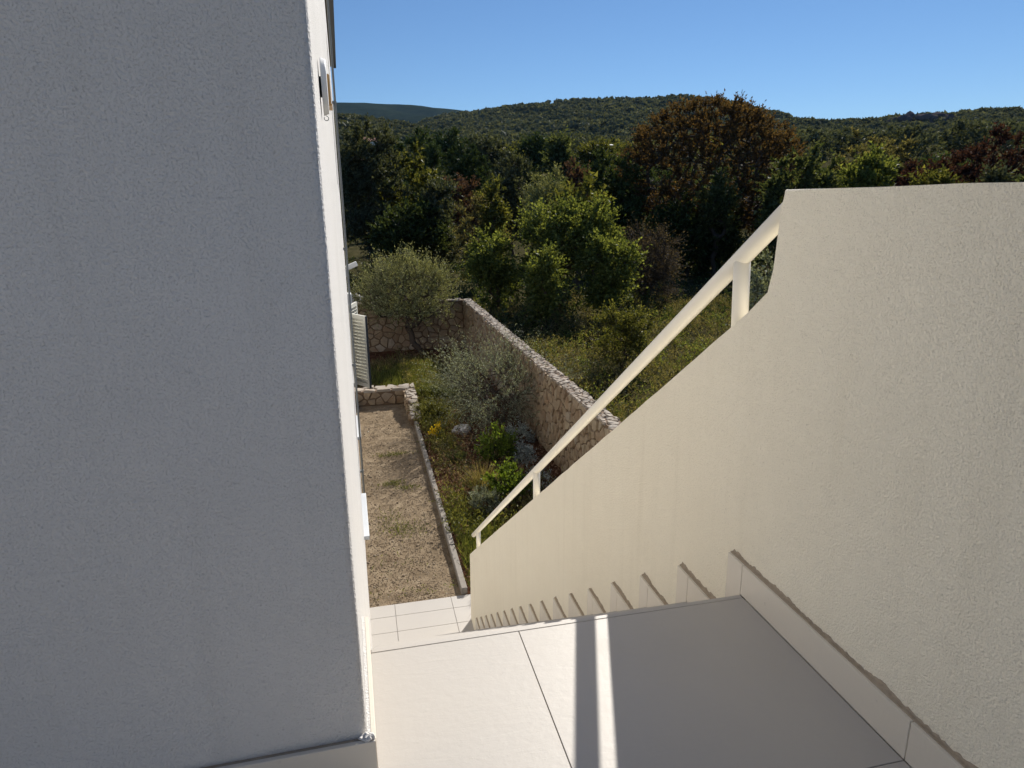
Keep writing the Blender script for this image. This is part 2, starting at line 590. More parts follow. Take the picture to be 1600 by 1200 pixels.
def tree(name, label, cat, pos, ztop, rx, mat, bark='bark', ry=None, cb=.25, wf=.45, nt=70, twigs=7, per=10, tlen=.6,
         ll=.12, lw=.06, trunk_r=.12, stems=1, seed=1, up=.4, jit=.6, spread=.5, shell=.45, lump=.22, group=None,
         lean=(0, 0), clumps=0, crad=.36, tw_tube=0.0, droop=0.0, lobes=None, out=.8, tip_r=.008, thin_low=False, sag=.12, off=(0, 0)):
    rng = np.random.default_rng(seed)
    ry = ry or rx
    h = ztop-pos[2]
    tri = math.hypot(pos[0], pos[1]) > 29
    zb = h*cb
    rz = h-zb
    zc = zb+rz*wf
    k = tlen*.55
    T, D = crown_targets(rng, nt, zc, max(rx-k, .1), max(ry-k, .1), max(rz*(1-wf)-k, .1), max(rz*wf-k*.4, .08), shell, lump, clumps, crad)
    if lobes:
        for (lx, ly, lz, lr, ln) in lobes:
            t2, d2 = crown_targets(rng, ln, lz, max(lr-k, .1), max(lr-k, .1), max(lr*.8-k, .08), max(lr*.7-k, .08), shell, lump)
            t2 = t2+np.array([lx, ly, 0]); T = np.concatenate([T, t2]); D = np.concatenate([D, d2])
    T[:, 0] += off[0]; T[:, 1] += off[1]
    T[:, 2] = np.maximum(T[:, 2], .06*h)
    root = thing(name, pos, label, cat, group)
    V, F = skeleton(rng, T, max(zb*1.15, h*.12), stems, trunk_r, tip_r, sag, lean)
    tubes = [] if tw_tube > 0 else None
    if thin_low:
        rel = np.clip((T[:, 2]-zb)/rz, 0, 1)
        keep = rng.uniform(0, 1, len(T)) < (.42+.85*rel**1.2)
        LV = twig_leaves(rng, T[keep], D[keep], twigs, per, tlen, ll, lw, up, out, jit, spread, droop, tubes, tri)
        lo = ~keep
        if lo.any():
            twig_leaves(rng, T[lo], D[lo], twigs, 2, tlen, ll, lw, up, out, jit, spread, droop, tubes)
    else:
        LV = twig_leaves(rng, T, D, twigs, per, tlen, ll, lw, up, out, jit, spread, droop, tubes, tri)
    if tubes:
        parts = [(V, F)]
        for a, b in tubes:
            v, f = tube_np(a, b, np.full(len(a), tw_tube), np.full(len(a), tw_tube*.4), 3)
            parts.append((v, f))
        V, F = merge(parts)
    link('trunk', new_mesh('trunk', V, F), M[bark], root)
    link('crown', new_mesh('crown', *LV), M[mat], root)
    return root


# ------------------------------------------------------------------ terrain
def zbase(r):
    return np.interp(r, [0, 60, 100, 150, 250, 400, 900], [-3.32, -3.32, -0.5, 5.0, 13.0, 24.0, 40.0])


def polar_sheet(az0, az1, na, rs, fz):
    az = np.radians(np.linspace(az0, az1, na))
    A, RR = np.meshgrid(az, rs, indexing='ij')
    X = np.sin(A)*RR; Y = np.cos(A)*RR
    Z = fz(np.degrees(A), RR, X, Y)
    V = np.stack([X, Y, Z], axis=2).reshape(-1, 3)
    m = len(rs)
    i = np.arange(na-1)[:, None]*m; j = np.arange(m-1)[None, :]
    F = np.stack([i+j, i+j+1, i+m+j+1, i+m+j], axis=2).reshape(-1, 4)[:, ::-1]
    return V, F


def wob(X, Y, s, seed=0):
    return (np.sin(X/s+seed)*np.cos(Y/s*1.3+seed*2)+.5*np.sin(X/s*2.3+Y/s*1.1+seed)+.3*np.sin(Y/s*4.1-X/s*3.3))/1.8


rs0 = np.concatenate([[0.0], np.linspace(4, 60, 29), np.linspace(66, 420, 40), np.linspace(450, 900, 10)])
V, F = polar_sheet(0, 360, 145, rs0, lambda a, r, X, Y: zbase(r)+np.where(r > 14, .10, .0)*wob(X, Y, 4.0, 1)+np.clip((r-90)/200, 0, 1)*2.5*wob(X, Y, 45, 3))
tag(link('ground', new_mesh('ground', V, F), M['field'], smooth=True), kind='structure')

L1 = [(-40, .10), (-12, .120), (-5.2, .127), (-2.9, .1304), (0, .1322), (2.9, .1305), (5.8, .1268), (8.8, .1227), (12.8, .1147), (17.9, .1049), (30, .09), (60, .085), (100, .06)]
L2 = [(-2, .05), (3.0, .083), (3.7, .0864), (4.7, .0964), (6.0, .1096), (7.8, .1178), (10.8, .1233), (13.9, .1284), (16.9, .1324), (20.8, .1338), (23.8, .1328), (26.4, .1325), (29.9, .1217), (34.5, .0974), (38.8, .0858), (42.8, .0752), (60, .06)]
L3 = [(22, .05), (30, .0932), (34.1, .0963), (36.7, .0954), (38.8, .0926), (40.5, .0944), (41.5, .094), (43.8, .0949), (45.2, .0972), (48, .0948), (51.2, .0952), (60, .10), (75, .085), (100, .05)]
L0 = [(-60, .06), (-30, .11), (-5.2, .1246), (-2, .1204), (0, .1186), (2.8, .111), (5.3, .1013), (7.2, .0888), (10.8, .0691), (15, .045), (22, .03)]


def hill(name, tab, d, az0, az1, na, r0, rough):
    xs = [t[0] for t in tab]; ys = [t[1] for t in tab]

    def fz(a, r, X, Y):
        ridge = np.interp(a, xs, ys)*d+.95
        t = np.clip((r-r0)/(d-r0), 0, 1)
        z0 = zbase(np.full_like(r, min(r0, 900)))-6
        prof = z0+(ridge-3.5-z0)*(t**1.25)
        prof = np.where(r > d, (ridge-3.5)-(r-d)*.25, prof)
        return prof+rough*np.clip(t*2, 0, 1)*(wob(X, Y, d*.035, 2)*.7+wob(X, Y, d*.012, 5)*.3)*np.clip((d*1.02-r)/(d*.08), .15, 1)
    rs = np.concatenate([np.linspace(r0, d*.8, 30), np.linspace(d*.82, d, 14), np.linspace(d*1.02, d*1.4, 8)])
    V, F = polar_sheet(az0, az1, na, rs, fz)
    o = tag(link(name, new_mesh(name, V, F), M['farhill' if d > 3000 else 'hill'], smooth=True), kind='structure')
    return fz


f1 = hill('distant_hills', L1, 4500, -40, 100, 160, 1500, 40)
f2 = hill('hills', L2, 1400, -2, 60, 140, 380, 9)
f3 = hill('hills', L3, 900, 22, 100, 140, 360, 6)
f0 = hill('hills', L0, 700, -60, 22, 140, 340, 5)


def scrub(name, label, fz, n, az0, az1, r0, r1, size, seed, q=15, mat='hillwood'):
    """bush canopy that covers a far hillside"""
    rng = np.random.default_rng(seed)
    az = rng.uniform(az0, az1, n)
    r = np.sqrt(rng.uniform(0, 1, n)*(r1**2-r0**2)+r0**2)
    a = np.radians(az)
    X = np.sin(a)*r; Y = np.cos(a)*r
    Z = fz(az, r, X, Y)
    s = size*rng.uniform(.55, 1.35, n)*(.85+.35*wob(X, Y, size*9, seed))
    C = np.stack([X, Y, Z+s*.30], axis=1)
    Cq = np.repeat(C, q, axis=0); sq = np.repeat(s, q)
    d = unit(rng, n*q); d[:, 2] = np.abs(d[:, 2])*.9-.15
    P = Cq+d*(sq*.45)[:, None]*rng.uniform(.6, 1.1, n*q)[:, None]
    nn = d+rng.normal(size=d.shape)*.5
    D = np.cross(nn, rng.normal(size=d.shape))
    D /= np.linalg.norm(D, axis=1, keepdims=True)
    S = np.cross(nn, D); S /= np.linalg.norm(S, axis=1, keepdims=True)
    e = (sq*rng.uniform(.22, .42, n*q))[:, None]
    V = np.stack([P-D*e-S*e*.9, P-D*e*.6+S*e*1.1, P+D*e*1.3], axis=1).reshape(-1, 3)
    F = np.arange(n*q*3).reshape(-1, 3)
    return tag(link(name, new_mesh(name, V, F), M[mat]), label, 'woodland', kind='stuff')


scrub('hill_scrub', 'dense grey green scrub covering the long middle hill', f2, 14000, 1, 46, 480, 1410, 8.0, 11, 11)
scrub('hill_scrub', 'dense green scrub on the low hill with a rocky outcrop', f3, 9000, 28, 62, 420, 905, 5.6, 12, 11)
scrub('hill_scrub', 'olive green scrub on the small near hill beside the valley', f0, 6500, -8, 14, 380, 705, 5.2, 13, 11)

# rocky outcrop on the right-hand hill crest
rng = np.random.default_rng(5)
bm = bmesh.new()
for k in range(26):
    az = R(40.6+rng.uniform(0, 3.6)); r = 845+rng.uniform(-25, 15)
    c = Vector((math.sin(az)*r, math.cos(az)*r, 0))
    c.z = .0945*r-rng.uniform(2.0, 11)
    mt = Matrix.Translation(c) @ Matrix.Rotation(rng.uniform(0, 6), 4, 'Z') @ Matrix.Diagonal((rng.uniform(6, 12), rng.uniform(5, 9), rng.uniform(3.5, 7), 1))
    bmesh.ops.create_icosphere(bm, subdivisions=2, radius=1, matrix=mt)
for v in bm.verts:
    v.co += Vector(mnoise.noise_vector(v.co*.12))*3.2
o = bm_obj('rock_outcrop', bm, M['cliff'])
tag(o, 'bare purplish grey rock outcrop on the crest of a hill', 'rock')

# wood in the valley between the near trees and the hills
rng = np.random.default_rng(21)
def wood(name, label, n, r0, r1, az0, az1, hmin, hmax, mat, seed, q=260):
    rng = np.random.default_rng(seed)
    az = np.radians(rng.uniform(az0, az1, n)); r = np.sqrt(rng.uniform(r0*r0, r1*r1, n))
    X = np.sin(az)*r; Y = np.cos(az)*r; Z = zbase(r)
    parts = []
    for k in range(n):
        h = rng.uniform(hmin, hmax); rx = h*rng.uniform(.38, .60)
        T, D = crown_targets(rng, 26, h*.55, rx, rx, h*.42, h*.40, .5, .25)
        qq = q//26
        P = np.repeat(T, qq, axis=0)+rng.normal(size=(26*qq, 3))*rx*.16
        D2 = np.repeat(D, qq, axis=0)*.6+rng.normal(size=(26*qq, 3))*.7+np.array([0, 0, .3])
        s = max(.20, r[k]*.0032)
        v, f = leaf_quads(P+np.array([X[k], Y[k], Z[k]]), D2, s*rng.uniform(.7, 1.5, 26*qq), s*.8, rng, tri=True)
        parts.append((v, f))
        v, f = tube_np([(X[k], Y[k], Z[k]-.3)], [(X[k], Y[k], Z[k]+h*.5)], [.25], [.12], 4)
        f = np.concatenate([f[:, [0, 1, 2]], f[:, [0, 2, 3]]])
        parts.append((v, f))
    return tag(link(name, new_mesh(name, *merge(parts)), M[mat]), label, 'woodland', kind='stuff')

wood('valley_wood', 'far mixed green woodland filling the valley below the hills', 190, 170, 420, -6, 54, 5, 9.5, 'darkgrey', 31, 800)
wood('valley_wood', 'scattered yellow green trees in the far valley woodland', 45, 180, 420, 10, 30, 5, 8, 'yellowgreen', 32, 500)
wood('valley_wood', 'dark evergreen thicket behind the near garden trees', 120, 58, 125, -7, 56, 3.2, 5.4, 'dark', 33, 1000)

# ------------------------------------------------------------------ garden ground
def sheet(name, x0, x1, y0, y1, z, mat, bump=0.0, step=.15, seed=0, kind='structure'):
    nx = max(2, int((x1-x0)/step)+1); ny = max(2, int((y1-y0)/step)+1)
    X, Y = np.meshgrid(np.linspace(x0, x1, nx), np.linspace(y0, y1, ny), indexing='ij')
    Z = np.full_like(X, z)+bump*wob(X, Y, .35, seed)+bump*.6*wob(X, Y, .13, seed+2)
    V = np.stack([X, Y, Z], axis=2).reshape(-1, 3)
    i = np.arange(nx-1)[:, None]*ny; j = np.arange(ny-1)[None, :]
    F = np.stack([i+j, i+ny+j, i+ny+j+1, i+j+1], axis=2).reshape(-1, 4)
    return tag(link(name, new_mesh(name, V, F), mat, smooth=True), kind=kind)

sheet('gravel_bed', -.6, .86, 6.5, 14.1, G-.012, M['gravel'], .007)
sheet('garden_soil', .90, 3.05, 6.51, 19.6, G+.015, M['soil'], .03, seed=3)
sheet('garden_soil', -4.5, .92, 14.2, 19.6, G+.01, M['soil'], .03, seed=4)

rng = np.random.default_rng(8)
n = 11000
P = np.stack([rng.uniform(-.35, .86, n), 6.51+rng.uniform(0, 1, n)**1.25*7.4, np.full(n, G-.008)], axis=1)
s = rng.uniform(.004, .0095, n)*(1+(rng.uniform(0, 1, n) > .985)*1.6)
O = np.array([(1, 0, 0), (0, 1, 0), (-1, 0, 0), (0, -1, 0), (0, 0, .75), (0, 0, -.6)])
rot = rng.uniform(0, 6.28, n)
cs, sn = np.cos(rot), np.sin(rot)
ox = O[None, :, 0]*cs[:, None]*rng.uniform(.8, 1.5, n)[:, None]-O[None, :, 1]*sn[:, None]
oy = O[None, :, 0]*sn[:, None]+O[None, :, 1]*cs[:, None]
oz = np.repeat(O[None, :, 2], n, axis=0)
V = (np.stack([ox, oy, oz], axis=2)*s[:, None, None]+P[:, None, :]).reshape(-1, 3)
tri = np.array([(0, 1, 4), (1, 2, 4), (2, 3, 4), (3, 0, 4), (1, 0, 5), (2, 1, 5), (3, 2, 5), (0, 3, 5)])
F = (np.arange(n)[:, None, None]*6+tri[None]).reshape(-1, 3)
tag(link('gravel', new_mesh('gravel', V, F), M['pebble']), 'loose brown gravel spread along the house', 'gravel', kind='stuff')

# ------------------------------------------------------------------ stone walls
def voronoi_cells(w, h, sx, sy, rng):
    nx = max(1, round(w/sx)); ny = max(1, round(h/sy))
    pts = []
    for j in range(-1, ny+1):
        for i in range(-1, nx+2):
            if rng.uniform() < .07: continue
            pts.append(((i+.5*(j % 2)+rng.uniform(-.47, .47)+.25)*w/nx, (j+.5+rng.uniform(-.46, .46))*h/ny))
    pts = np.array(pts)
    cells = []
    for a, p in enumerate(pts):
        if not (-.02 <= p[0] <= w+.02 and -.02 <= p[1] <= h+.02):
            continue
        poly = [(0, 0), (w, 0), (w, h), (0, h)]
        d = np.linalg.norm(pts-p, axis=1)
        for b in np.argsort(d)[1:18]:
            q = pts[b]; m = (p+q)/2; nrm = q-p
            out = []
            for k in range(len(poly)):
                A = np.array(poly[k]); B = np.array(poly[(k+1) % len(poly)])
                da = (A-m)@nrm; db = (B-m)@nrm
                if da <= 0: out.append(tuple(A))
                if da*db < 0:
                    t = da/(da-db); out.append(tuple(A+(B-A)*t))
            poly = out
            if len(poly) < 3: break
        if len(poly) >= 3:
            cells.append((p, poly))
    return cells


def stone_mesh(poly, gap, depth, rng):
    P = np.array(poly); c = P.mean(axis=0)
    d = np.linalg.norm(P-c, axis=1, keepdims=True)
    P1 = c+(P-c)*np.clip(1-gap/np.maximum(d, 1e-6), .3, 1)
    # broken, uneven outline: every edge gets a knocked-in or bulging middle
    Q = []
    n = len(P1)
    for k in range(n):
        b, e = P1[k], P1[(k+1) % n]
        Q.append(b+(c-b)*rng.uniform(0, .10))
        ln = np.linalg.norm(e-b)
        if ln > .05: Q.append((b+e)/2+(c-(b+e)/2)*rng.uniform(-.05, .12))
    Q = np.array(Q); m = len(Q)
    tilt = rng.normal(size=2)*.10
    dz = depth*rng.uniform(.6, 1.4)
    in1 = c+(Q-c)*rng.uniform(.84, .93)
    V = [(q[0], q[1], -.02) for q in Q]
    V += [(q[0], q[1], dz+(q-c)@tilt+rng.normal()*.005) for q in in1]
    V.append((c[0], c[1], dz*1.10))
    F = []
    for k in range(m):
        l = (k+1) % m
        F += [(k, l, m+l, m+k), (m+k, m+l, 2*m)]
    return V, F


def stone_face(parent, origin, eu, ev, en, w, h, sx, sy, rng, mat, name='stone', gap=.006, depth=.026, keep=None, limit=300, vis=None):
    """lay irregular stones on one face of a wall; eu, ev in the plane, en outwards"""
    eu, ev, en = (np.array(e, float) for e in (eu, ev, en))
    cells = voronoi_cells(w, h, sx, sy, rng)
    rest = []
    cnt = 0
    if keep: cells.sort(key=lambda c: keep(c[0]))
    for p, poly in cells:
        V, F = stone_mesh(poly, gap, depth, rng)
        A = np.array(V)
        Wd = np.array(origin)+A[:, :1]*eu+A[:, 1:2]*ev+A[:, 2:3]*en-np.array(parent.location)
        if np.dot(np.cross(eu, ev), en) < 0: F = [f[::-1] for f in F]
        if cnt < limit:
            link(name, new_mesh(name, Wd, F), mat, parent); cnt += 1
        else:
            rest.append((Wd, F))
    if rest:
        VV = []; FF = []
        for v, f in rest:
            o = len(VV)
            VV += [tuple(x) for x in v]; FF += [tuple(i+o for i in q) for q in f]
        tag(link(name+'s', new_mesh(name+'s', VV, FF), mat, parent), kind='stuff')


rng = np.random.default_rng(41)
WT = -1.77                                        # top of the boundary wall
side = thing('stone_wall', (3.0, 12.5, G), 'long pale dry stone boundary wall running along the garden bed', 'wall')
box('core', 2.93, 3.15, 6.2, 19.62, G-.2, WT-.02, M['wall_core'], side, off=side.location)
stone_face(side, (2.93, 19.4, G), (0, -1, 0), (0, 0, 1), (-1, 0, 0), 13.0, WT-G-.02, .175, .135, rng, M['stone'], keep=lambda p: abs(p[0]-9.3)+2*abs(p[1]-1.0), limit=300)
stone_face(side, (2.91, 19.6, WT-.02), (1, 0, 0), (0, -1, 0), (0, 0, 1), .26, 13.3, .13, .085, rng, M['coping'], name='coping_stone', gap=.007, depth=.010, keep=lambda p: -p[1], limit=280)
back = thing('stone_wall', (0, 19.5, G), 'dry stone wall closing the garden behind the olive tree', 'wall')
box('core', -5.0, 2.92, 19.42, 19.64, G-.2, WT-.02, M['wall_core'], back, off=back.location)
stone_face(back, (-2.0, 19.42, G), (1, 0, 0), (0, 0, 1), (0, -1, 0), 4.9, WT-G-.02, .22, .165, rng, M['stone'], limit=290)
stone_face(back, (-2.0, 19.40, WT-.02), (1, 0, 0), (0, 1, 0), (0, 0, 1), 4.88, .26, .20, .13, rng, M['coping'], name='coping_stone', gap=.008, limit=100)
low = thing('low_stone_wall', (.3, 14.2, G), 'low stone retaining wall with a curved return at the end of the gravel', 'wall')
LT = -2.86
box('core', -1.2, 1.02, 14.07, 14.42, G-.2, LT-.02, M['wall_core'], low, off=low.location)
prism_yz('core', [(12.55, G-.2), (14.06, G-.2), (14.06, LT-.02), (13.3, LT-.03), (12.55, LT-.22)], .80, 1.00, M['wall_core'], low, off=low.location)
stone_face(low, (-.9, 14.07, G), (1, 0, 0), (0, 0, 1), (0, -1, 0), 1.72, LT-G-.02, .20, .15, rng, M['stone'])
stone_face(low, (-.9, 14.05, LT-.02), (1, 0, 0), (0, 1, 0), (0, 0, 1), 1.92, .38, .24, .18, rng, M['coping'], name='coping_stone', gap=.009)
stone_face(low, (.80, 14.05, G), (0, -1, 0), (0, 0, 1), (-1, 0, 0), 1.5, .16, .20, .16, rng, M['stone'])
stone_face(low, (.80, 14.05, G+.16), (0, -1, 0), (0, 0, 1), (-1, 0, 0), .9, .14, .20, .14, rng, M['stone'])
stone_face(low, (.79, 14.05, LT-.03), (1, 0, 0), (0, -1, -.0), (0, 0, 1), .23, .78, .20, .16, rng, M['coping'], name='coping_stone', gap=.009)
stone_face(low, (.79, 13.27, LT-.035), (1, 0, 0), (0, -.968, -.25), (0, -.25, .968), .23, .74, .20, .15, rng, M['coping'], name='coping_stone', gap=.009)

# kerb between gravel and planting bed
kerb = thing('kerb', (.89, 9.6, G), 'narrow weathered concrete kerb between gravel and planting bed', 'kerb')
yk = 6.52
while yk < 12.5:
    ln = 1.0
    o = box('kerb_stone', .858, .928, yk, min(yk+ln, 12.55)-.006, G-.12, G+.072+random.Random(yk).uniform(-.004, .004), M['concrete'], kerb, .008, 1, off=kerb.location)
    yk += ln

# ------------------------------------------------------------------ paving at the foot of the stairs
pav = box('pavement', -.6, 1.94, 5.1, 6.497, G-.16, G-.010, M['grout'])
tag(pav, kind='structure')
xs = [-.6, -.462, .138, .738, 1.338, 1.94]; ys = [5.12, 5.472, 5.743, 6.013, 6.283, 6.50]
for i in range(len(xs)-1):
    for j in range(len(ys)-1):
        t = box('tile', xs[i]+.002, xs[i+1]-.002, ys[j]+.002, ys[j+1]-.002, G-.012, G, M['tile'], pav, .0012)

# ------------------------------------------------------------------ landing, stairs
RUN, RISE, Y0 = .2658, .1869, 1.333
land = box('landing', -3.6, .875, -3.2, 1.318, -.30, -.011, M['grout'])
tag(land, kind='structure')
base = box('terrace_base', -3.55, .87, -3.15, 1.30, G-.1, -.302, M['cream']); tag(base, kind='structure')
tx = [-3.6, -3.298, -2.698, -2.098, -1.498, -.898, -.298, .302, .871]
ty = [-3.2, -2.80, -2.20, -1.60, -1.0, -.40, .20, .80, 1.318]
for i in range(len(tx)-1):
    for j in range(len(ty)-1):
        if tx[i+1] < -.3 and ty[j] > .95: continue
        x1 = tx[i+1]; x0 = tx[i]
        box('tile', x0+.0008, x1-(.0008 if x1 < .87 else .0005), ty[j]+.0008, ty[j+1]-.0008, -.011, 0, M['tile'], land, .0008)
box('edge_trim', -.03, .871, 1.3192, 1.333, -.011, -.0005, M['tile'], land, .0015)

stair = thing('staircase', (.42, 3.5, G), 'straight flight of pale tiled steps going down beside the house', 'staircase')
poly = [(1.31, G-.1)]
NS = 17
poly = [(1.31, -RISE-.02), (1.31, G-.1)]
yend = Y0+(NS-1)*RUN
poly.append((yend-.02, G-.1))
for k in range(NS-1, 0, -1):
    y1 = Y0+k*RUN-.02
    poly.append((y1, -k*RISE-.02))
    poly.append((y1-RUN, -k*RISE-.02))
# tidy duplicated corner
core = []
for p in poly:
    if not core or (abs(p[0]-core[-1][0]) > 1e-5 or abs(p[1]-core[-1][1]) > 1e-5): core.append(p)
prism_yz('core', core[:-1] if abs(core[-1][0]-core[0][0]) < .03 and abs(core[-1][1]-core[0][1]) < 1e-4 else core, -.06, .87, M['grout'], stair, off=stair.location)
for k in range(0, NS):
    y1 = Y0+k*RUN; z = -k*RISE
    if k > 0:
        box('tread', -.03, .8705, y1-RUN-.006, y1, z-.016, z, M['tile'], stair, .001, off=stair.location)
    box('riser', -.03, .8705, y1-.0165, y1-.006, z-RISE, z-.0165, M['tile'], stair, .0008, off=stair.location)

# ------------------------------------------------------------------ stair parapet wall
XW = .888
par = thing('stair_wall', (.95, 3.4, G), 'cream rendered parapet wall sloping down along the stairs', 'wall')
bm = bmesh.new()
prof = [(-3.2, G-.1), (6.06, G-.1), (6.00, -2.418)]
n = 60
for k in range(1, n):
    f = k/n
    prof.append((6.0+(1.345-6.0)*f, -2.418+(.7436+2.418)*f))
prof += [(1.345, .7436), (1.338, .80), (1.334, .86), (1.329, .93), (1.322, .967)]
for k in range(1, 30): prof.append((1.322-k*.15, .967))
prof.append((-3.2, .967))
rr = random.Random(4)
prof = [(y+(rr.uniform(-.0012, .0012) if i > 2 else 0), z+(rr.uniform(-.0012, .0012) if i > 2 else 0)) for i, (y, z) in enumerate(prof)]
ox, oy, oz = par.location
XO = 1.02
a = [bm.verts.new((XW-ox, y-oy, z-oz)) for y, z in prof]
b = [bm.verts.new((XO-ox, y-oy, z-oz)) for y, z in prof]
bm.faces.new(a); bm.faces.new(b[::-1])
rim = []
for i in range(len(prof)):
    f = bm.faces.new((a[i], b[i], b[(i+1) % len(prof)], a[(i+1) % len(prof)]))
bm.edges.ensure_lookup_table()
rim = [e for e in bm.edges if (e.verts[0].co.x == e.verts[1].co.x) and max(e.verts[0].co.z, e.verts[1].co.z) > .5]
bmesh.ops.bevel(bm, geom=rim, offset=.006, segments=3, profile=.5, affect='EDGES', clamp_overlap=True)
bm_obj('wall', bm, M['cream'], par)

SK = .080
def skirt(y0, y1, z0, z1, ledge=True, parent=par):
    box('skirting_tile', .871, .8795, y0+.0008, y1-.0008, z0, z1, M['skirt'], parent, .0008, off=parent.location)
    box('skirting_bed', .8796, XW+.002, y0, y1, z0, z1-.002, M['mortar'], parent, off=parent.location)

def mortar_strip(y0, y1, z, parent=par, seed=0):
    """ragged mortar fillet between skirting and render"""
    rg = random.Random(seed)
    n = max(4, int((y1-y0)/.006))
    V = []; F = []
    hgt = .004
    for i in range(n+1):
        y = y0+(y1-y0)*i/n
        hgt = max(.001, min(.009, hgt+rg.uniform(-.0028, .0028)))
        e = .0005+rg.uniform(0, .0008)
        for (x, zz) in ((.8760, z-.002), (.8785, z+.0012+rg.uniform(0, .0008)), (XW-.0015-e, z+hgt*.5), (XW-.0004, z+hgt+rg.uniform(0, .003)), (XW+.002, z+hgt*.8)):
            V.append((x-parent.location[0], y-parent.location[1], zz-parent.location[2]))
    for i in range(n):
        for q in range(4):
            F.append((i*5+q, (i+1)*5+q, (i+1)*5+q+1, i*5+q+1))
    link('mortar', new_mesh('mortar', V, F), M['mortar'], parent)

ys = [-3.2, -2.80, -2.20, -1.60, -1.0, -.40, .20, .80, Y0]
for i in range(len(ys)-1):
    skirt(ys[i], ys[i+1], .0005, SK)
mortar_strip(-1.0, Y0+.068, SK, seed=1)
for k in range(0, NS):
    y1 = Y0+k*RUN; z = -k*RISE
    if k > 0:
        skirt(y1-RUN+.068, y1, z+.0005, z+SK)
        mortar_strip(y1-RUN+.068, y1+.068, z+SK, seed=k+2)
    skirt(y1, y1+.068, z-RISE+.0005, z+SK)

# ------------------------------------------------------------------ handrail
rail = thing('handrail', (.93, 3.5, -.8), 'cream enamelled tubular handrail on three short posts above the sloping wall', 'handrail')
XR = .93
def rz(y): return .893-.6776*(y-1.409)
o = rail.location
tube_obj('rail', [(XR-o[0], y-o[1], rz(y)-o[2]) for y in np.linspace(1.325, 5.96, 14)], .0215, M['rail'], rail, 20)
cap = tube_obj('end_cap', [(XR-o[0], y-o[1], rz(y)-o[2]) for y in (5.958, 5.972, 5.980)], [.0225, .0225, .014], M['rail'], rail, 20)
for y in (1.521, 3.545, 5.700):
    tl = .013 if y < 2 else 0.0               # the top post leans a little
    zt = rz(y+tl)-.006; zb = -2.418+(6.0-y)*(.7436+2.418)/(6.0-1.345)-.03
    p = tube_obj('post', [(XR-o[0], y-o[1], zb-o[2]), (XR-o[0], y+tl/2-o[1], (zb+zt)/2-o[2]), (XR-o[0], y+tl-o[1], zt-o[2])], .0205, M['rail'], rail, 20)

# ------------------------------------------------------------------ house
HA = R(.88)
HX, HY = -.039, .988
house = thing('house', (HX, HY, G), 'white rendered two storey house with shutters along its sunny side', 'house', rz=HA)
Z0h = 0.0; ZT = 3.58-G
LEN = 14.1
wins = [(5.33, 6.34, .93, 2.23), (8.38, 9.37, .93, 2.23), (11.43, 12.43, .93, 2.23),
        (5.33, 6.34, 4.30, 5.55), (8.38, 9.37, 4.30, 5.55), (11.43, 12.43, 4.30, 5.55)]
bm = bmesh.new()
BV = .012
gy = sorted(set([BV, LEN]+[w[0] for w in wins]+[w[1] for w in wins]))
gz = sorted(set([-.12, ZT]+[w[2] for w in wins]+[w[3] for w in wins]))
def face(*pts): return bm.faces.new([bm.verts.new(p) for p in pts])
for i in range(len(gy)-1):
    for j in range(len(gz)-1):
        cy, cz = (gy[i]+gy[i+1])/2, (gz[j]+gz[j+1])/2
        if any(w[0] < cy < w[1] and w[2] < cz < w[3] for w in wins): continue
        face((0, gy[i], gz[j]), (0, gy[i+1], gz[j]), (0, gy[i+1], gz[j+1]), (0, gy[i], gz[j+1]))
for (a0, a1, b0, b1) in wins:
    d = -.16
    face((0, a0, b0), (0, a1, b0), (d, a1, b0), (d, a0, b0))
    face((0, a0, b1), (d, a0, b1), (d, a1, b1), (0, a1, b1))
    face((0, a0, b0), (d, a0, b0), (d, a0, b1), (0, a0, b1))
    face((0, a1, b0), (0, a1, b1), (d, a1, b1), (d, a1, b0))
# rounded near corner, front face, back, far end, top
pts = [(BV*math.sin(t)-BV, BV-BV*math.cos(t)) for t in np.linspace(0, math.pi/2, 6)]
pts = [(-BV+BV*math.sin(t), BV-BV*math.cos(t)) for t in np.linspace(0, math.pi/2, 6)]
nz = 70
zz = np.linspace(-.12, ZT, nz)
rr = random.Random(9)
jit = [rr.uniform(-.0007, .0007) for _ in range(nz)]
for q in range(nz-1):
    for (p0, p1) in zip(pts[:-1], pts[1:]):
        def jj(p, k): return (p[0]+jit[k]*(p not in (pts[0], pts[-1])), p[1], zz[k])
        face(jj(p0, q), jj(p1, q), jj(p1, q+1), jj(p0, q+1))
face((-4.2, 0, -.12), (-BV, 0, -.12), (-BV, 0, ZT), (-4.2, 0, ZT))
face((-4.2, LEN, -.12), (-4.2, 0, -.12), (-4.2, 0, ZT), (-4.2, LEN, ZT))
face((0, LEN, -.12), (-4.2, LEN, -.12), (-4.2, LEN, ZT), (0, LEN, ZT))
face((-4.2, 0, ZT), (0, 0, ZT), (0, LEN, ZT), (-4.2, LEN, ZT))
bmesh.ops.remove_doubles(bm, verts=bm.verts, dist=.0001)
me = bpy.data.meshes.new('wall'); bm.to_mesh(me); bm.free()
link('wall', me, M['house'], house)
# unseen entrance wall and doorway, added to bounce sun onto the shaded walls
box('bounce_wall', -4.2, -2.36, -3.25, -3.0, -.1, ZT, M['house'], house, .008)
box('bounce_wall', -1.34, -1.15, -3.25, -3.0, -.1, ZT, M['house'], house, .008)
box('bounce_wall', -2.355, -1.345, -3.25, -3.0, 2.15-G, ZT-.002, M['house'], house)
dr = box('added_door', -2.35, -1.35, -3.14, -3.09, .01-G, 2.14-G, M['white_paint'], house, .006)
tube_obj('handle', [(-1.44, -3.085, 1.02-G), (-1.44, -3.04, 1.02-G), (-1.56, -3.04, 1.02-G)], .009, M['zinc'], dr, 10)
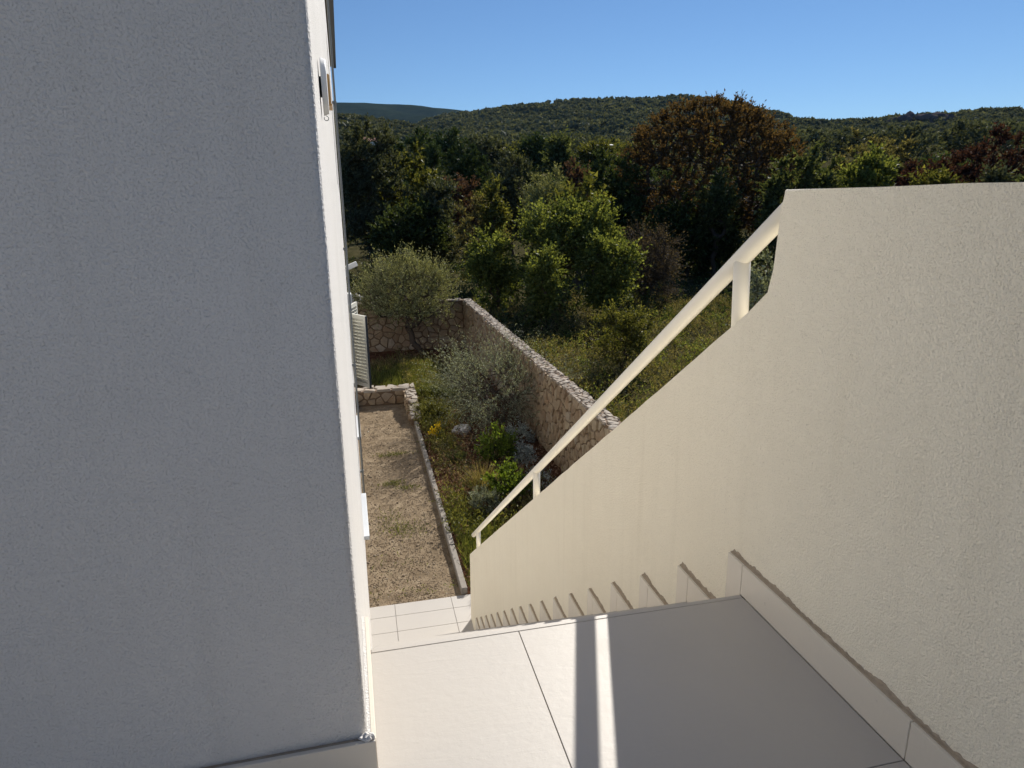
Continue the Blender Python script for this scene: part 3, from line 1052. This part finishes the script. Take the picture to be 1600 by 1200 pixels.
# roof slab with grey gutter along the eave
box('roof', -4.3, .045, -.05, LEN+.05, ZT+.004, ZT+.11, M['concrete'], house, .01)
box('gutter', .046, .115, -.05, LEN+.06, ZT-.02, ZT+.085, M['gutter'], house, .012, 2)
for i, (a0, a1, b0, b1) in enumerate(wins):
    fr = bmesh.new()
    box_bm(fr, -.155, -.10, a0+.002, a0+.06, b0+.002, b1-.002); box_bm(fr, -.155, -.10, a1-.06, a1-.002, b0+.002, b1-.002)
    box_bm(fr, -.154, -.101, a0+.06, a1-.06, b0+.002, b0+.06); box_bm(fr, -.154, -.101, a0+.06, a1-.06, b1-.06, b1-.002)
    box_bm(fr, -.153, -.098, (a0+a1)/2-.03, (a0+a1)/2+.03, b0+.06, b1-.06)
    w = bm_obj('window', fr, M['white_paint'], house)
    box('pane', -.135, -.128, a0+.06, (a0+a1)/2-.03, b0+.06, b1-.06, M['glass'], w)
    box('pane', -.135, -.128, (a0+a1)/2+.03, a1-.06, b0+.06, b1-.06, M['glass'], w)
    if i < 3:
        box('sill', -.12, .052, a0-.03, a1+.03, b0-.035, b0+.006, M['sill'], house, .004)
# louvred shutters of the far ground floor window
def shutter(hy, ang, b0, b1, w=.50):
    """hinged at (0.02, hy); ang measured from the wall, negative towards the near end"""
    st = bmesh.new()
    t = .018
    box_bm(st, 0, .055, -t, t, b0, b1); box_bm(st, w-.055, w, -t, t, b0, b1)
    box_bm(st, .055, w-.055, -t+.0005, t-.0005, b0, b0+.07); box_bm(st, .055, w-.055, -t+.0005, t-.0005, b1-.07, b1)
    s = bm_obj('shutter', st, M['shutter'], house)
    nsl = 19
    ph = (b1-b0-.14)/nsl
    m0 = None
    for k in range(nsl):
        zc = b0+.07+ph*(k+.5)
        if m0 is None:
            sb = bmesh.new(); box_bm(sb, .056, w-.056, -.036, .036, -.003, .003)
            bmesh.ops.rotate(sb, verts=sb.verts, cent=(0, 0, 0), matrix=Matrix.Rotation(R(-62), 3, 'X'))
            o = bm_obj('slat', sb, M['shutter'], s); m0 = o.data
        else:
            o = link('slat', m0, None, s)
        o.location = (0, 0, zc)
    box('edge_shade', w+.0005, w+.012, -t, t, b0, b1, M['dark_edge'], s)  # dark strip standing in for shade along the leaf's free edge
    for hz in (b0+.2, b1-.2):
        box('hinge', -.02, .03, t+.0005, t+.006, hz-.04, hz+.04, M['white_paint'], s)
    s.location = (.022, hy, 0)
    s.rotation_euler = (0, 0, ang)
shutter(11.43, R(-58), .93, 2.23)
shutter(12.43, R(74), .93, 2.23)
# downpipe, far flood lamp, meter box
tube_obj('downpipe', [(.034, 7.35, .02), (.034, 7.35, 3.3), (.034, 7.35, ZT-.15), (.06, 7.35, ZT-.02)], .013, M['zinc'], house, 12)
for hz in (.8, 2.2, 3.6, 5.2): box('pipe_clip', .002, .05, 7.335, 7.365, hz, hz+.03, M['zinc'], house)
# skirting on the landing in front of and beside the corner
def hbox(name, x0, x1, y0, y1, z0, z1, mat, bev=.0008): return box(name, x0, x1, y0, y1, z0-G, z1-G, mat, house, bev)
for x0, x1 in ((-4.1, -3.0), (-3.0, -2.4), (-2.4, -1.8), (-1.8, -1.2), (-1.2, -.6), (-.6, .0145)):
    hbox('skirting_tile', x0+.001, x1-.001, -.0175, -.009, .0006, SK, M['skirt'])
hbox('skirting_bed', -4.1, .006, -.0089, -.0005, .0006, SK-.003, M['mortar'], 0)
hbox('skirting_tile', .0065, .0145, -.0085, .352, .0006, SK-.002, M['skirt'])
hbox('skirting_bed', .0003, .0064, -.0005, .352, .0006, SK-.001, M['house'], 0)
# lump of mortar at the corner
bm = bmesh.new()
bmesh.ops.create_icosphere(bm, subdivisions=3, radius=1, matrix=Matrix.Translation((.000, -.006, SK-G+.002)) @ Matrix.Diagonal((.0115, .0105, .006, 1)))
for v in bm.verts: v.co += Vector(mnoise.noise_vector(v.co*150))*.006
bm_obj('mortar', bm, M['house'], house)

lamp = thing('flood_lamp', (HX-.0154*13.6, HY+13.6, -.42), 'small white floodlight fixed to the far end of the house wall', 'lamp')
box('bracket', .0, .06, -.05, .05, -.10, .06, M['white_paint'], lamp, .01)
l2 = box('lamp_head', -.12, .12, -.06, .05, -.05, .05, M['white_paint'], lamp, .012)
l2.rotation_euler = (0, R(-22), 0); l2.location = (.13, 0, .12)
mb = thing('meter_box', (HX-.0154*13.2, HY+13.2, -.95), 'small white box mounted on the house wall under the floodlight', 'box')
box('casing', .001, .07, -.12, .12, -.10, .14, M['white_paint'], mb, .008)
box('lid', .0705, .078, -.10, .10, -.08, .12, M['sill'], mb, .002)

disc = thing('wall_disc', (HX-.0154*.40, HY+.40, 1.157), 'round white disc plate fixed near the corner of the house', 'plate', rz=HA)
bm = bmesh.new()
bmesh.ops.create_cone(bm, cap_ends=True, segments=40, radius1=.050, radius2=.046, depth=.010, matrix=Matrix.Translation((.009, 0, 0)) @ Matrix.Rotation(R(90), 4, 'Y'))
bm_obj('plate', bm, M['white_paint'], disc, .0015, 2)
bm = bmesh.new()
bmesh.ops.create_cone(bm, cap_ends=True, segments=24, radius1=.018, radius2=.018, depth=.006, matrix=Matrix.Translation((.001, 0, 0)) @ Matrix.Rotation(R(90), 4, 'Y'))
bm_obj('spacer', bm, M['dark_edge'], disc)
tube_obj('wire_hook', [(.008+.004*math.sin(t), .0, -.050-.004+.004*math.cos(t)) for t in np.linspace(0, 5.2, 12)], .0008, M['zinc'], disc, 6)
plq = thing('wood_plaque', (HX-.0154*1.05, HY+1.05, 1.243), 'small amber wooden plaque on the house wall beyond the white disc', 'plaque', rz=HA)
box('board', .001, .016, -.05, .05, -.036, .036, M['amber'], plq, .0015)
box('rim', .001, .019, -.052, .052, -.042, -.0365, M['amber'], plq, .001)

# ------------------------------------------------------------------ garden plants
tree('olive_tree', 'grey green olive tree leaning in front of the back stone wall', 'tree', (1.62, 18.75, G), -.30, 1.50, 'olive', ry=1.35, cb=.27, wf=.45, nt=230, twigs=11, per=15,
     tlen=.50, ll=.060, lw=.017, trunk_r=.085, seed=101, up=.9, jit=.40, shell=.35, lump=.22, lean=(-.38, 0), tw_tube=.003, off=(-.30, 0))
tree('olive_shrub', 'low spreading silvery olive shrub with arching twigs against the boundary wall', 'shrub', (2.46, 12.1, G), -1.55, 1.55, 'olive_silver', cb=.10, wf=.42, nt=120, twigs=12, per=18,
     tlen=.70, ll=.040, lw=.011, trunk_r=.03, stems=5, seed=102, up=.35, jit=.40, shell=.25, lump=.18, tw_tube=.002, out=1.0, spread=.55, off=(.12, 0))

def bush(name, label, pos, r, h, mat, seed, nt=26, twigs=8, per=10, ll=.05, lw=.025, tlen=.16, up=.7, out=.8, jit=.5, cat='shrub', group=None, tw=.0016, spread=.5, shell=.3):
    return tree(name, label, cat, pos, pos[2]+h, r, mat, 'twig', cb=.05, wf=.35, nt=nt, twigs=twigs, per=per, tlen=tlen, ll=ll, lw=lw, trunk_r=.012, stems=4,
                seed=seed, up=up, jit=jit, shell=shell, lump=.2, tip_r=.002, tw_tube=tw, out=out, spread=spread, group=group)

bush('green_shrub', 'bright green leafy shrub standing beside the silver plant', (1.98, 10.1, G), .34, .62, 'bright', 201, 34, 9, 11)
bush('green_shrub', 'bright green shrub close behind the lower handrail', (1.86, 8.75, G), .36, .55, 'bright', 202, 34, 9, 11)
bush('silver_plant', 'silvery white foliage plant beside the bright green shrub', (2.42, 10.0, G), .24, .34, 'silver', 203, 26, 8, 11, .045, .014, .12)
bush('silver_plant', 'larger dull silver plant at the foot of the boundary wall', (2.55, 10.9, G), .34, .36, 'silver', 204, 26, 7, 10, .05, .014, .14)
bush('lavender_bush', 'small round dark green lavender bush on bare red soil', (1.36, 10.15, G), .20, .27, 'midgreen', 205, 30, 10, 9, .035, .006, .12, up=1.0)
bush('lavender_bush', 'grey green tufted bush between the spiky grass and lawn', (1.48, 8.45, G), .26, .30, 'olive_silver', 206, 30, 10, 9, .05, .007, .14, up=1.0)
bush('grey_santolina', 'grey leaved low plant under the handrail posts', (2.35, 9.0, G), .26, .30, 'silver', 207, 20, 8, 9, .04, .012, .12)
bush('yellow_weed', 'yellow green weedy clump at the near end of the low wall', (1.26, 12.75, G), .38, .34, 'yellowgreen', 208, 34, 9, 10, .07, .010, .2, up=1.2)
bush('yellow_weed', 'second yellow green grassy clump behind the low wall', (1.42, 14.1, G), .42, .36, 'grass', 209, 34, 9, 10, .08, .010, .22, up=1.2)
bush('dark_tuft', 'dark green tufted plant between low wall and olive shrub', (1.62, 13.6, G), .30, .42, 'midgreen', 210, 26, 9, 10, .07, .012, .2, up=1.2)
for i, (x, y, n) in enumerate(((1.10, 11.35, 9), (1.22, 11.65, 6))):
    rg = np.random.default_rng(220+i)
    t = thing('yellow_flowers', (x, y, G), ['yellow flower cluster next to the kerb', 'smaller yellow flower cluster below the weedy clump'][i], 'flower')
    Pp = rg.normal(size=(n*9, 3))*np.array([.035, .035, .04])+np.array([0, 0, .20])
    tag(link('petals', new_mesh('petals', *leaf_quads(Pp, rg.normal(size=Pp.shape)+np.array([0, 0, 1.]), .045, .035, rg)), M['yellow_flower'], t), kind='stuff')
    a = np.tile(np.array([[0, 0, 0.]]), (n, 1))+rg.normal(size=(n, 3))*.01; b = rg.normal(size=(n, 3))*np.array([.05, .05, .02])+np.array([0, 0, .2])
    link('stems', new_mesh('stems', *tube_np(a, b, np.full(n, .003), np.full(n, .002), 3)), M['grass'], t)
# spiky grass tuft
rg = np.random.default_rng(231)
t = thing('spiky_grass', (1.58, 9.1, G), 'tuft of thin brownish grass stalks fanning out over red soil', 'grass tuft')
n = 320
d = rg.normal(size=(n, 3))*np.array([.55, .55, .1])+np.array([0, 0, .8])
link('blades', new_mesh('blades', *leaf_quads(rg.normal(size=(n, 3))*np.array([.05, .05, 0]), d, rg.uniform(.25, .6, n), .007, rg)), M['drygrass'], t)
link('green_blades', new_mesh('green_blades', *leaf_quads(rg.normal(size=(n, 3))*np.array([.08, .08, 0]), d[::-1], rg.uniform(.15, .4, n), .007, rg)), M['grass'], t)


def grass_patch(name, label, spots, mat, seed, hl=(.05, .14), w=.008, lean=.5, cat='grass'):
    rg = np.random.default_rng(seed)
    Ps = []
    for (x, y, rx, ry, n) in spots:
        q = rg.normal(size=(n, 2))*np.array([rx, ry])*.5
        Ps.append(np.stack([x+q[:, 0], y+q[:, 1], np.full(n, G)], axis=1))
    Pp = np.concatenate(Ps)
    if name != 'gravel_weeds': Pp = Pp[(Pp[:, 0] > .98) | (Pp[:, 1] > 14.5)]
    d = rg.normal(size=Pp.shape)*lean; d[:, 2] = np.abs(d[:, 2])+.6
    V, F = leaf_quads(Pp, d, rg.uniform(hl[0], hl[1], len(Pp)), w, rg)
    return tag(link(name, new_mesh(name, V, F), M[mat]), label, cat, kind='stuff')

grass_patch('lawn_grass', 'green grass at the near end of the planting bed', [(1.15, 7.4, .45, 1.3, 4200), (1.6, 7.6, .8, 1.0, 3000), (1.2, 8.2, .4, .6, 1200)], 'grass', 301, (.05, .16), .009)
grass_patch('garden_grass', 'patchy grass around the olive tree', [(1.3, 16.6, .9, 1.6, 5200), (.6, 16.2, 1.0, 1.0, 3200), (1.7, 15.2, .6, 1.0, 2200), (1.35, 12.9, .35, .8, 1500)], 'grass', 302, (.08, .22), .012)
grass_patch('garden_grass', 'dry yellow grass among the garden weeds', [(1.4, 14.6, .6, 2.0, 2200), (.9, 17.6, 1.2, .8, 1600), (1.3, 12.2, .35, .9, 1000), (1.9, 13.4, .5, 1.2, 900)], 'drygrass', 303, (.06, .2), .010)
grass_patch('gravel_weeds', 'short green weeds sprouting in the gravel', [(.35, 11.0, .34, .10, 260), (.30, 9.75, .22, .12, 200), (.50, 9.55, .18, .10, 120), (.32, 8.2, .30, .26, 320), (.20, 8.6, .2, .3, 90), (.5, 6.7, .9, .12, 110), (.1, 7.3, .5, .4, 60)], 'grass', 304, (.02, .055), .010, 1.0)
rg = np.random.default_rng(305)
n = 9000
Pp = np.stack([rg.uniform(.93, 2.92, n), rg.uniform(6.6, 19.3, n), G+.02+rg.uniform(0, .03, n)], axis=1)
d = rg.normal(size=(n, 3)); d[:, 2] *= .35
tag(link('leaf_litter', new_mesh('leaf_litter', *leaf_quads(Pp, d, rg.uniform(.02, .06, n), rg.uniform(.012, .03, n), rg)), M['litter']), 'brown fallen leaves strewn over the red garden soil', 'leaf litter', kind='stuff')

def rock(name, label, pos, sx, sy, sz, seed, mat='rock'):
    bm = bmesh.new()
    bmesh.ops.create_icosphere(bm, subdivisions=3, radius=1)
    for v in bm.verts:
        nv = Vector(mnoise.noise_vector(v.co*1.3+Vector((seed, 0, 0))))*.45+Vector(mnoise.noise_vector(v.co*3.5+Vector((0, seed, 0))))*.15
        v.co = v.co+nv
        v.co = Vector((v.co.x*sx, v.co.y*sy, v.co.z*sz))
    o = bm_obj(name, bm, M[mat]); o.location = pos
    return tag(o, label, 'rock')
rock('rock', 'pale boulder lying on the red soil near the olive shrub', (1.66, 11.75, G+.06), .15, .13, .13, 3)
rock('rock', 'grey white stone on the heap beyond the back wall', (-.15, 20.6, G+1.35), .26, .3, .2, 7)
rock('rock', 'larger grey stone of the heap beyond the back wall', (-.38, 20.7, G+1.15), .38, .3, .28, 9)
tag(rock('stone_heap', 'rough heap of rubble behind the back wall', (-.5, 20.9, G+.5), 1.0, .7, .75, 12, 'cliff'), cat='stone heap')

# ------------------------------------------------------------------ trees and bushes beyond the wall
GB = -3.3
def T(name, label, x, y, zt, r, mat, **kw):
    a = dict(cb=.10, wf=.5, nt=110, twigs=9, per=12, tlen=.6, ll=.15, lw=.09, trunk_r=.14, lump=.25, clumps=24, crad=.40, group='trees beyond the garden wall')
    a.update(kw)
    cat = a.pop('cat', 'tree')
    a['nt'] = int(a['nt']*1.5)
    return tree(name, label, cat, (x, y, a.pop('z', GB)), zt, r, mat, **a)

T('autumn_tree', 'large domed rust orange autumn tree with bare lower branches', 21.7, 40.6, 7.0, 6.1, 'orange', cb=.20, wf=.34, clumps=0, nt=1250, twigs=7, per=9, tlen=.5, ll=.12, lw=.075, trunk_r=.30, stems=4, seed=1, up=.15, jit=.4, shell=.60, lump=.02, thin_low=True, tw_tube=.010, tip_r=.018, sag=-.08)
T('grey_green_tree', 'tall dusky grey green tree rising behind the house corner', 0.9, 42.0, 5.5, 2.6, 'darkgrey', nt=260, twigs=10, per=11, ll=.14, lw=.075, seed=2, cb=.03, wf=.55)
T('grey_green_tree', 'second dusky tree mostly hidden by the house', -2.9, 49.0, 5.2, 2.6, 'darkgrey', nt=90, seed=3)
T('broadleaf_tree', 'yellow green broadleaf tree next to the dusky grey green tree', 3.5, 43.9, 3.95, 2.35, 'yellowgreen', nt=90, twigs=7, ll=.19, lw=.12, seed=4, cb=.2)
T('dark_bush', 'dusky bush in front of the yellow green broadleaf tree', 4.7, 37.7, 2.4, 1.6, 'darkgrey', nt=80, seed=5, cat='bush')
T('dark_bush', 'black green thicket behind the olive tree', 2.7, 36.4, 1.1, 2.3, 'dark', nt=110, seed=6, cb=.02, cat='bush')
T('red_brown_tree', 'small red brown tree beside the dark domed pine', 7.8, 49.4, 4.0, 1.75, 'redbrown', nt=80, seed=7, tw_tube=.006, ll=.14, lw=.07)
T('stone_pine', 'dark domed stone pine standing above the thicket', 11.9, 74.1, 7.3, 2.9, 'pine', nt=110, twigs=8, ll=.24, lw=.10, seed=8, cb=.45, wf=.3, z=-2.5)
T('small_pine', 'small round pine left of the domed stone pine', 9.2, 79.5, 7.3, 1.2, 'pine', nt=40, seed=9, cb=.4, z=-2.2)
T('cypress_tree', 'tall dark grey green tree behind the carob trees', 12.1, 53.7, 5.3, 2.35, 'darkgrey', nt=130, twigs=9, seed=10, up=.9)
T('pale_olive_tree', 'pale feathery olive tree behind the carob trees', 12.0, 43.4, 3.8, 1.6, 'olive', nt=90, twigs=9, ll=.13, lw=.045, seed=11, up=.9)
T('russet_tree', 'thin pinkish brown tree beside the pale feathery olive', 15.3, 47.6, 4.3, 1.5, 'redbrown', nt=60, seed=12, tw_tube=.007, up=1.0)
T('dark_tree', 'dark block shaped evergreen left of the orange autumn tree', 15.0, 39.2, 3.8, 1.95, 'dark', nt=120, seed=13, cb=.02, wf=.55)
T('leafy_sapling', 'sapling with large yellow green leaves above the carob trees', 10.0, 30.4, 1.85, 1.55, 'yellowgreen', nt=36, twigs=6, per=8, ll=.20, lw=.13, seed=14, cb=.35, shell=.2)
T('dry_bush', 'brownish olive bush behind the left carob tree', 5.9, 33.5, 1.4, 1.4, 'weed', nt=70, seed=15, up=1.0, ll=.11, lw=.05, cat='bush')
T('leafy_sapling', 'tiny bright tree top poking out above the brownish bush', 6.4, 32.4, 1.65, .55, 'yellowgreen', nt=22, seed=16, cb=.5, ll=.13, lw=.09)
carob = dict(clumps=11, crad=.40, ll=.105, lw=.07, twigs=9, per=12, tlen=.5, up=.3, shell=.4, lump=.3, trunk_r=.10, group='carob trees in the field')
T('carob_tree', 'slim glossy green carob tree just past the corner of the stone walls', 4.75, 24.6, .13, 1.12, 'carob', nt=90, seed=17, cb=.10, wf=.55, **carob)
T('carob_tree', 'widest glossy green carob tree in the field', 7.6, 25.0, .98, 2.75, 'carob', ry=2.0, nt=230, seed=18, cb=.12, wf=.6, **carob)
T('carob_tree', 'low pale carob sapling in front of the widest carob', 5.75, 21.2, -.5, .62, 'carob', nt=40, seed=19, cb=.15, wf=.6, **carob)
T('carob_tree', 'rounded carob tree touching the brown twiggy bush', 8.6, 22.6, .0, 1.12, 'carob', nt=90, seed=20, cb=.12, wf=.6, **carob)
T('brown_bush', 'grey brown twiggy bush between carob and handrail', 11.3, 25.6, .55, 1.55, 'brown', bark='twig', nt=130, twigs=9, per=5, ll=.08, lw=.04, tlen=.6, seed=21, cb=.02, tw_tube=.006, stems=5, cat='bush')
T('green_bush', 'small mid green bush under the orange autumn tree', 19.5, 35.0, 2.4, 1.2, 'midgreen', nt=50, seed=22, cb=.3, cat='bush')
T('dark_hedge', 'very dark evergreen hedge in the shade under the orange tree', 18.6, 36.4, 1.2, 3.9, 'dark', ry=2.0, nt=220, seed=23, cb=.0, wf=.5, cat='hedge')
T('broadleaf_tree', 'pale grey green tree at the right foot of the orange tree', 21.5, 31.3, 3.65, 2.3, 'midgreen', nt=130, ll=.17, lw=.11, seed=24, cb=.03)
T('broadleaf_tree', 'mid green dense tree behind the parapet wall', 25.3, 31.0, 3.4, 2.0, 'carob', nt=120, ll=.17, lw=.10, seed=25, cb=.03)
T('oak_tree', 'brownish olive oak standing behind the mid green tree', 33.1, 40.1, 5.6, 3.1, 'weed', nt=230, tlen=.5, seed=26, cb=.05, lump=.12)
T('maroon_tree', 'wide maroon leaved tree above the parapet wall', 34.1, 33.8, 4.4, 4.1, 'maroon', nt=260, twigs=9, ll=.15, lw=.08, seed=27, cb=.05, wf=.55, tw_tube=.006)
T('yellow_bush', 'yellow green bush in front of the maroon tree', 25.1, 25.8, 2.45, 1.35, 'yellowgreen', nt=80, seed=28, cat='bush')
T('grey_bush', 'grey green bush beside the yellow green one', 25.5, 23.9, 2.4, 1.1, 'darkgrey', nt=60, seed=29, cat='bush')
T('green_bush', 'green bush at the far right end of the tree line', 26.0, 22.2, 2.5, 1.35, 'midgreen', nt=70, seed=30, cat='bush')
T('oak_tree', 'olive green oak beyond the right end of the tree line', 33.5, 25.5, 3.2, 2.6, 'weed', nt=90, seed=31)
T('lobed_shrub', 'grey green leafy shrub close behind the upper handrail post', 9.3, 14.3, -.1, .75, 'olive_silver', nt=60, twigs=8, per=9, tlen=.3, ll=.07, lw=.045, seed=32, cb=.03, trunk_r=.04, stems=4, cat='shrub')
T('field_bush', 'green bush in the open weedy field', 6.4, 15.8, -1.5, .95, 'yellowgreen', nt=80, twigs=8, per=10, tlen=.3, ll=.065, lw=.035, seed=33, cb=.02, trunk_r=.03, stems=5, cat='bush')
for i, (x, y, zt, r, m, lab) in enumerate(((11.3, 129.5, 14.0, 5.4, 'pine', 'broad dark pine clump at the foot of the hills'), (26.2, 137.5, 14.4, 5.6, 'darkgrey', 'grey green tree clump beside the broad pine'),
        (38.5, 145, 14.8, 5.4, 'pine', 'dark pine clump in the middle of the valley'), (34.2, 115, 11.4, 2.6, 'midgreen', 'single round green tree in the valley'),
        (21.6, 158.5, 16.6, 4.6, 'pine', 'dark pine behind the grey green clump'), (56.5, 160.3, 15.6, 4.6, 'yellowgreen', 'yellowish tree by the flat roofed shed'))):
    T('valley_tree', lab, x, y, zt, r, m, z=float(zbase(math.hypot(x, y)))-.3, nt=90, twigs=7, per=7, tlen=1.6, ll=.50, lw=.30, trunk_r=.3, seed=40+i, cb=.05, group='trees in the valley')

# weeds and brambles of the field
def weeds(name, label, mat, n, x0, x1, y0, y1, seed, hmax, ll, lw, per, tl):
    rg = np.random.default_rng(seed)
    x = rg.uniform(x0, x1, n); y = y0+(y1-y0)*rg.uniform(0, 1, n)**1.3
    hh = np.clip(.35+.65*wob(x, y, 1.4, seed)+.25*wob(x, y, .5, seed+1), .05, 1.2)*hmax
    k = 3
    Tt = np.stack([np.repeat(x, k), np.repeat(y, k), GB+.05+rg.uniform(0, 1, n*k)*np.repeat(hh, k)], axis=1)
    Dd = rg.normal(size=Tt.shape)*.6+np.array([0, 0, .5])
    V, F = twig_leaves(rg, Tt, Dd, 2, per, tl, ll, lw, .5, .7, .6, .5)
    return tag(link(name, new_mesh(name, V, F), M[mat]), label, 'undergrowth', kind='stuff')
weeds('undergrowth', 'tangled olive brown weeds covering the field beyond the wall', 'weed', 3000, 3.3, 15, 7.5, 27, 401, .75, .062, .025, 8, .28)
weeds('undergrowth', 'darker green bramble patches among the field weeds', 'carob', 1100, 3.3, 14, 7.5, 22, 402, .6, .05, .03, 9, .25)
weeds('undergrowth', 'dry straw coloured stalks in the weedy field', 'drygrass', 650, 3.4, 16, 9, 28, 403, .9, .10, .006, 7, .35)
weeds('undergrowth', 'dark low scrub on the ground under the far trees', 'dark', 1000, -4, 32, 20.5, 46, 404, 1.0, .12, .07, 8, .5)
weeds('undergrowth', 'golden dry grass behind the back garden wall', 'drygrass', 500, -3, 2.5, 22, 30, 405, .9, .14, .012, 7, .4)

def bed_weeds(name, label, mat, n, seed, hmax, ll, lw, spots):
    rg = np.random.default_rng(seed)
    k = rg.integers(0, len(spots), n)
    sp = np.array(spots)[k]
    x = np.clip(sp[:, 0]+rg.normal(size=n)*sp[:, 2], .96, 2.88); y = np.clip(sp[:, 1]+rg.normal(size=n)*sp[:, 3], 6.6, 19.3)
    Tt = np.stack([x, y, G+.02+rg.uniform(0, 1, n)**1.5*hmax*.6], axis=1)
    Dd = rg.normal(size=Tt.shape)*.6+np.array([0, 0, .6])
    V, F = twig_leaves(rg, Tt, Dd, 2, 8, hmax*.8, ll, lw, .6, .7, .6, .5)
    return tag(link(name, new_mesh(name, V, F), M[mat]), label, 'weeds', kind='stuff')
bed_weeds('bed_weeds', 'yellow green weeds spreading along the kerb side of the bed', 'yellowgreen', 650, 501, .24, .045, .016, [(1.15, 12.6, .14, .5), (1.2, 11.3, .12, .5), (1.35, 14.3, .2, .8), (1.1, 8.4, .1, .5), (1.9, 7.8, .3, .4)])
bed_weeds('bed_weeds', 'brown dry weeds scattered over the red soil', 'litter', 800, 502, .16, .04, .014, [(1.5, 10.5, .3, .8), (1.3, 9.3, .2, .5), (2.2, 11.3, .3, .6), (1.9, 12.9, .4, .6), (2.3, 9.6, .3, .6)])
bed_weeds('bed_weeds', 'dull olive weeds between the shrubs', 'weed', 800, 503, .22, .045, .018, [(1.7, 9.5, .35, .6), (1.7, 14.0, .4, 1.2), (1.2, 16.5, .8, 1.2), (2.3, 8.4, .3, .5), (1.25, 10.7, .15, .6)])

# ------------------------------------------------------------------ far buildings
def far_house(name, label, x, y, w, d, h, roof_h, wallm, roofm, rz):
    z = float(zbase(math.hypot(x, y)))
    t = thing(name, (x, y, z), label, 'building', rz=rz)
    box('wall', -w/2, w/2, -d/2, d/2, -1, h, wallm, t)
    bm = bmesh.new()
    e = .4
    v = [bm.verts.new(p) for p in ((-w/2-e, -d/2-e, h+.02), (w/2+e, -d/2-e, h+.02), (w/2+e, d/2+e, h+.02), (-w/2-e, d/2+e, h+.02), (-w/2-e, 0, h+roof_h), (w/2+e, 0, h+roof_h))]
    for f in ((0, 1, 5, 4), (2, 3, 4, 5), (1, 2, 5), (3, 0, 4), (3, 2, 1, 0)): bm.faces.new([v[i] for i in f])
    bm_obj('roof', bm, roofm, t)
    for q in (-1, 1):
        box('window', q*w*.25-.5, q*w*.25+.5, -d/2-.05, -d/2-.01, h*.4, h*.75, M['glass'], t)
    return t
M['rooftile'] = plain('red_roof_tile', (.36, .15, .09), .9, var=.3, scale=2)
M['greyroof'] = plain('grey_sheet_roof', (.22, .23, .24), .6, var=.2, scale=1)
far_house('far_house', 'small white house with red tiled roof among valley trees', 8.8, 252, 8, 7, 8.0, 1.7, M['white_paint'], M['rooftile'], .1)
far_house('far_shed', 'low grey flat roofed shed in the valley woodland', 69.8, 198, 9.2, 6, 6.3, .5, M['concrete'], M['greyroof'], -.25)

# ------------------------------------------------------------------ air
mh = bpy.data.materials.new('haze_air')
mh.use_nodes = True
nt = mh.node_tree
nt.nodes.clear()
pv = nt.nodes.new('ShaderNodeVolumePrincipled')
pv.inputs['Color'].default_value = (.36, .64, 1.0, 1)
pv.inputs['Density'].default_value = 0.000019
pv.inputs['Anisotropy'].default_value = 0.0
mo = nt.nodes.new('ShaderNodeOutputMaterial')
nt.links.new(pv.outputs[0], mo.inputs['Volume'])
hz = box('haze', -6600, 6600, -6600, 6600, -1200, 700, mh)
tag(hz, 'thin blue air between the garden and the far hills', 'haze', kind='stuff')
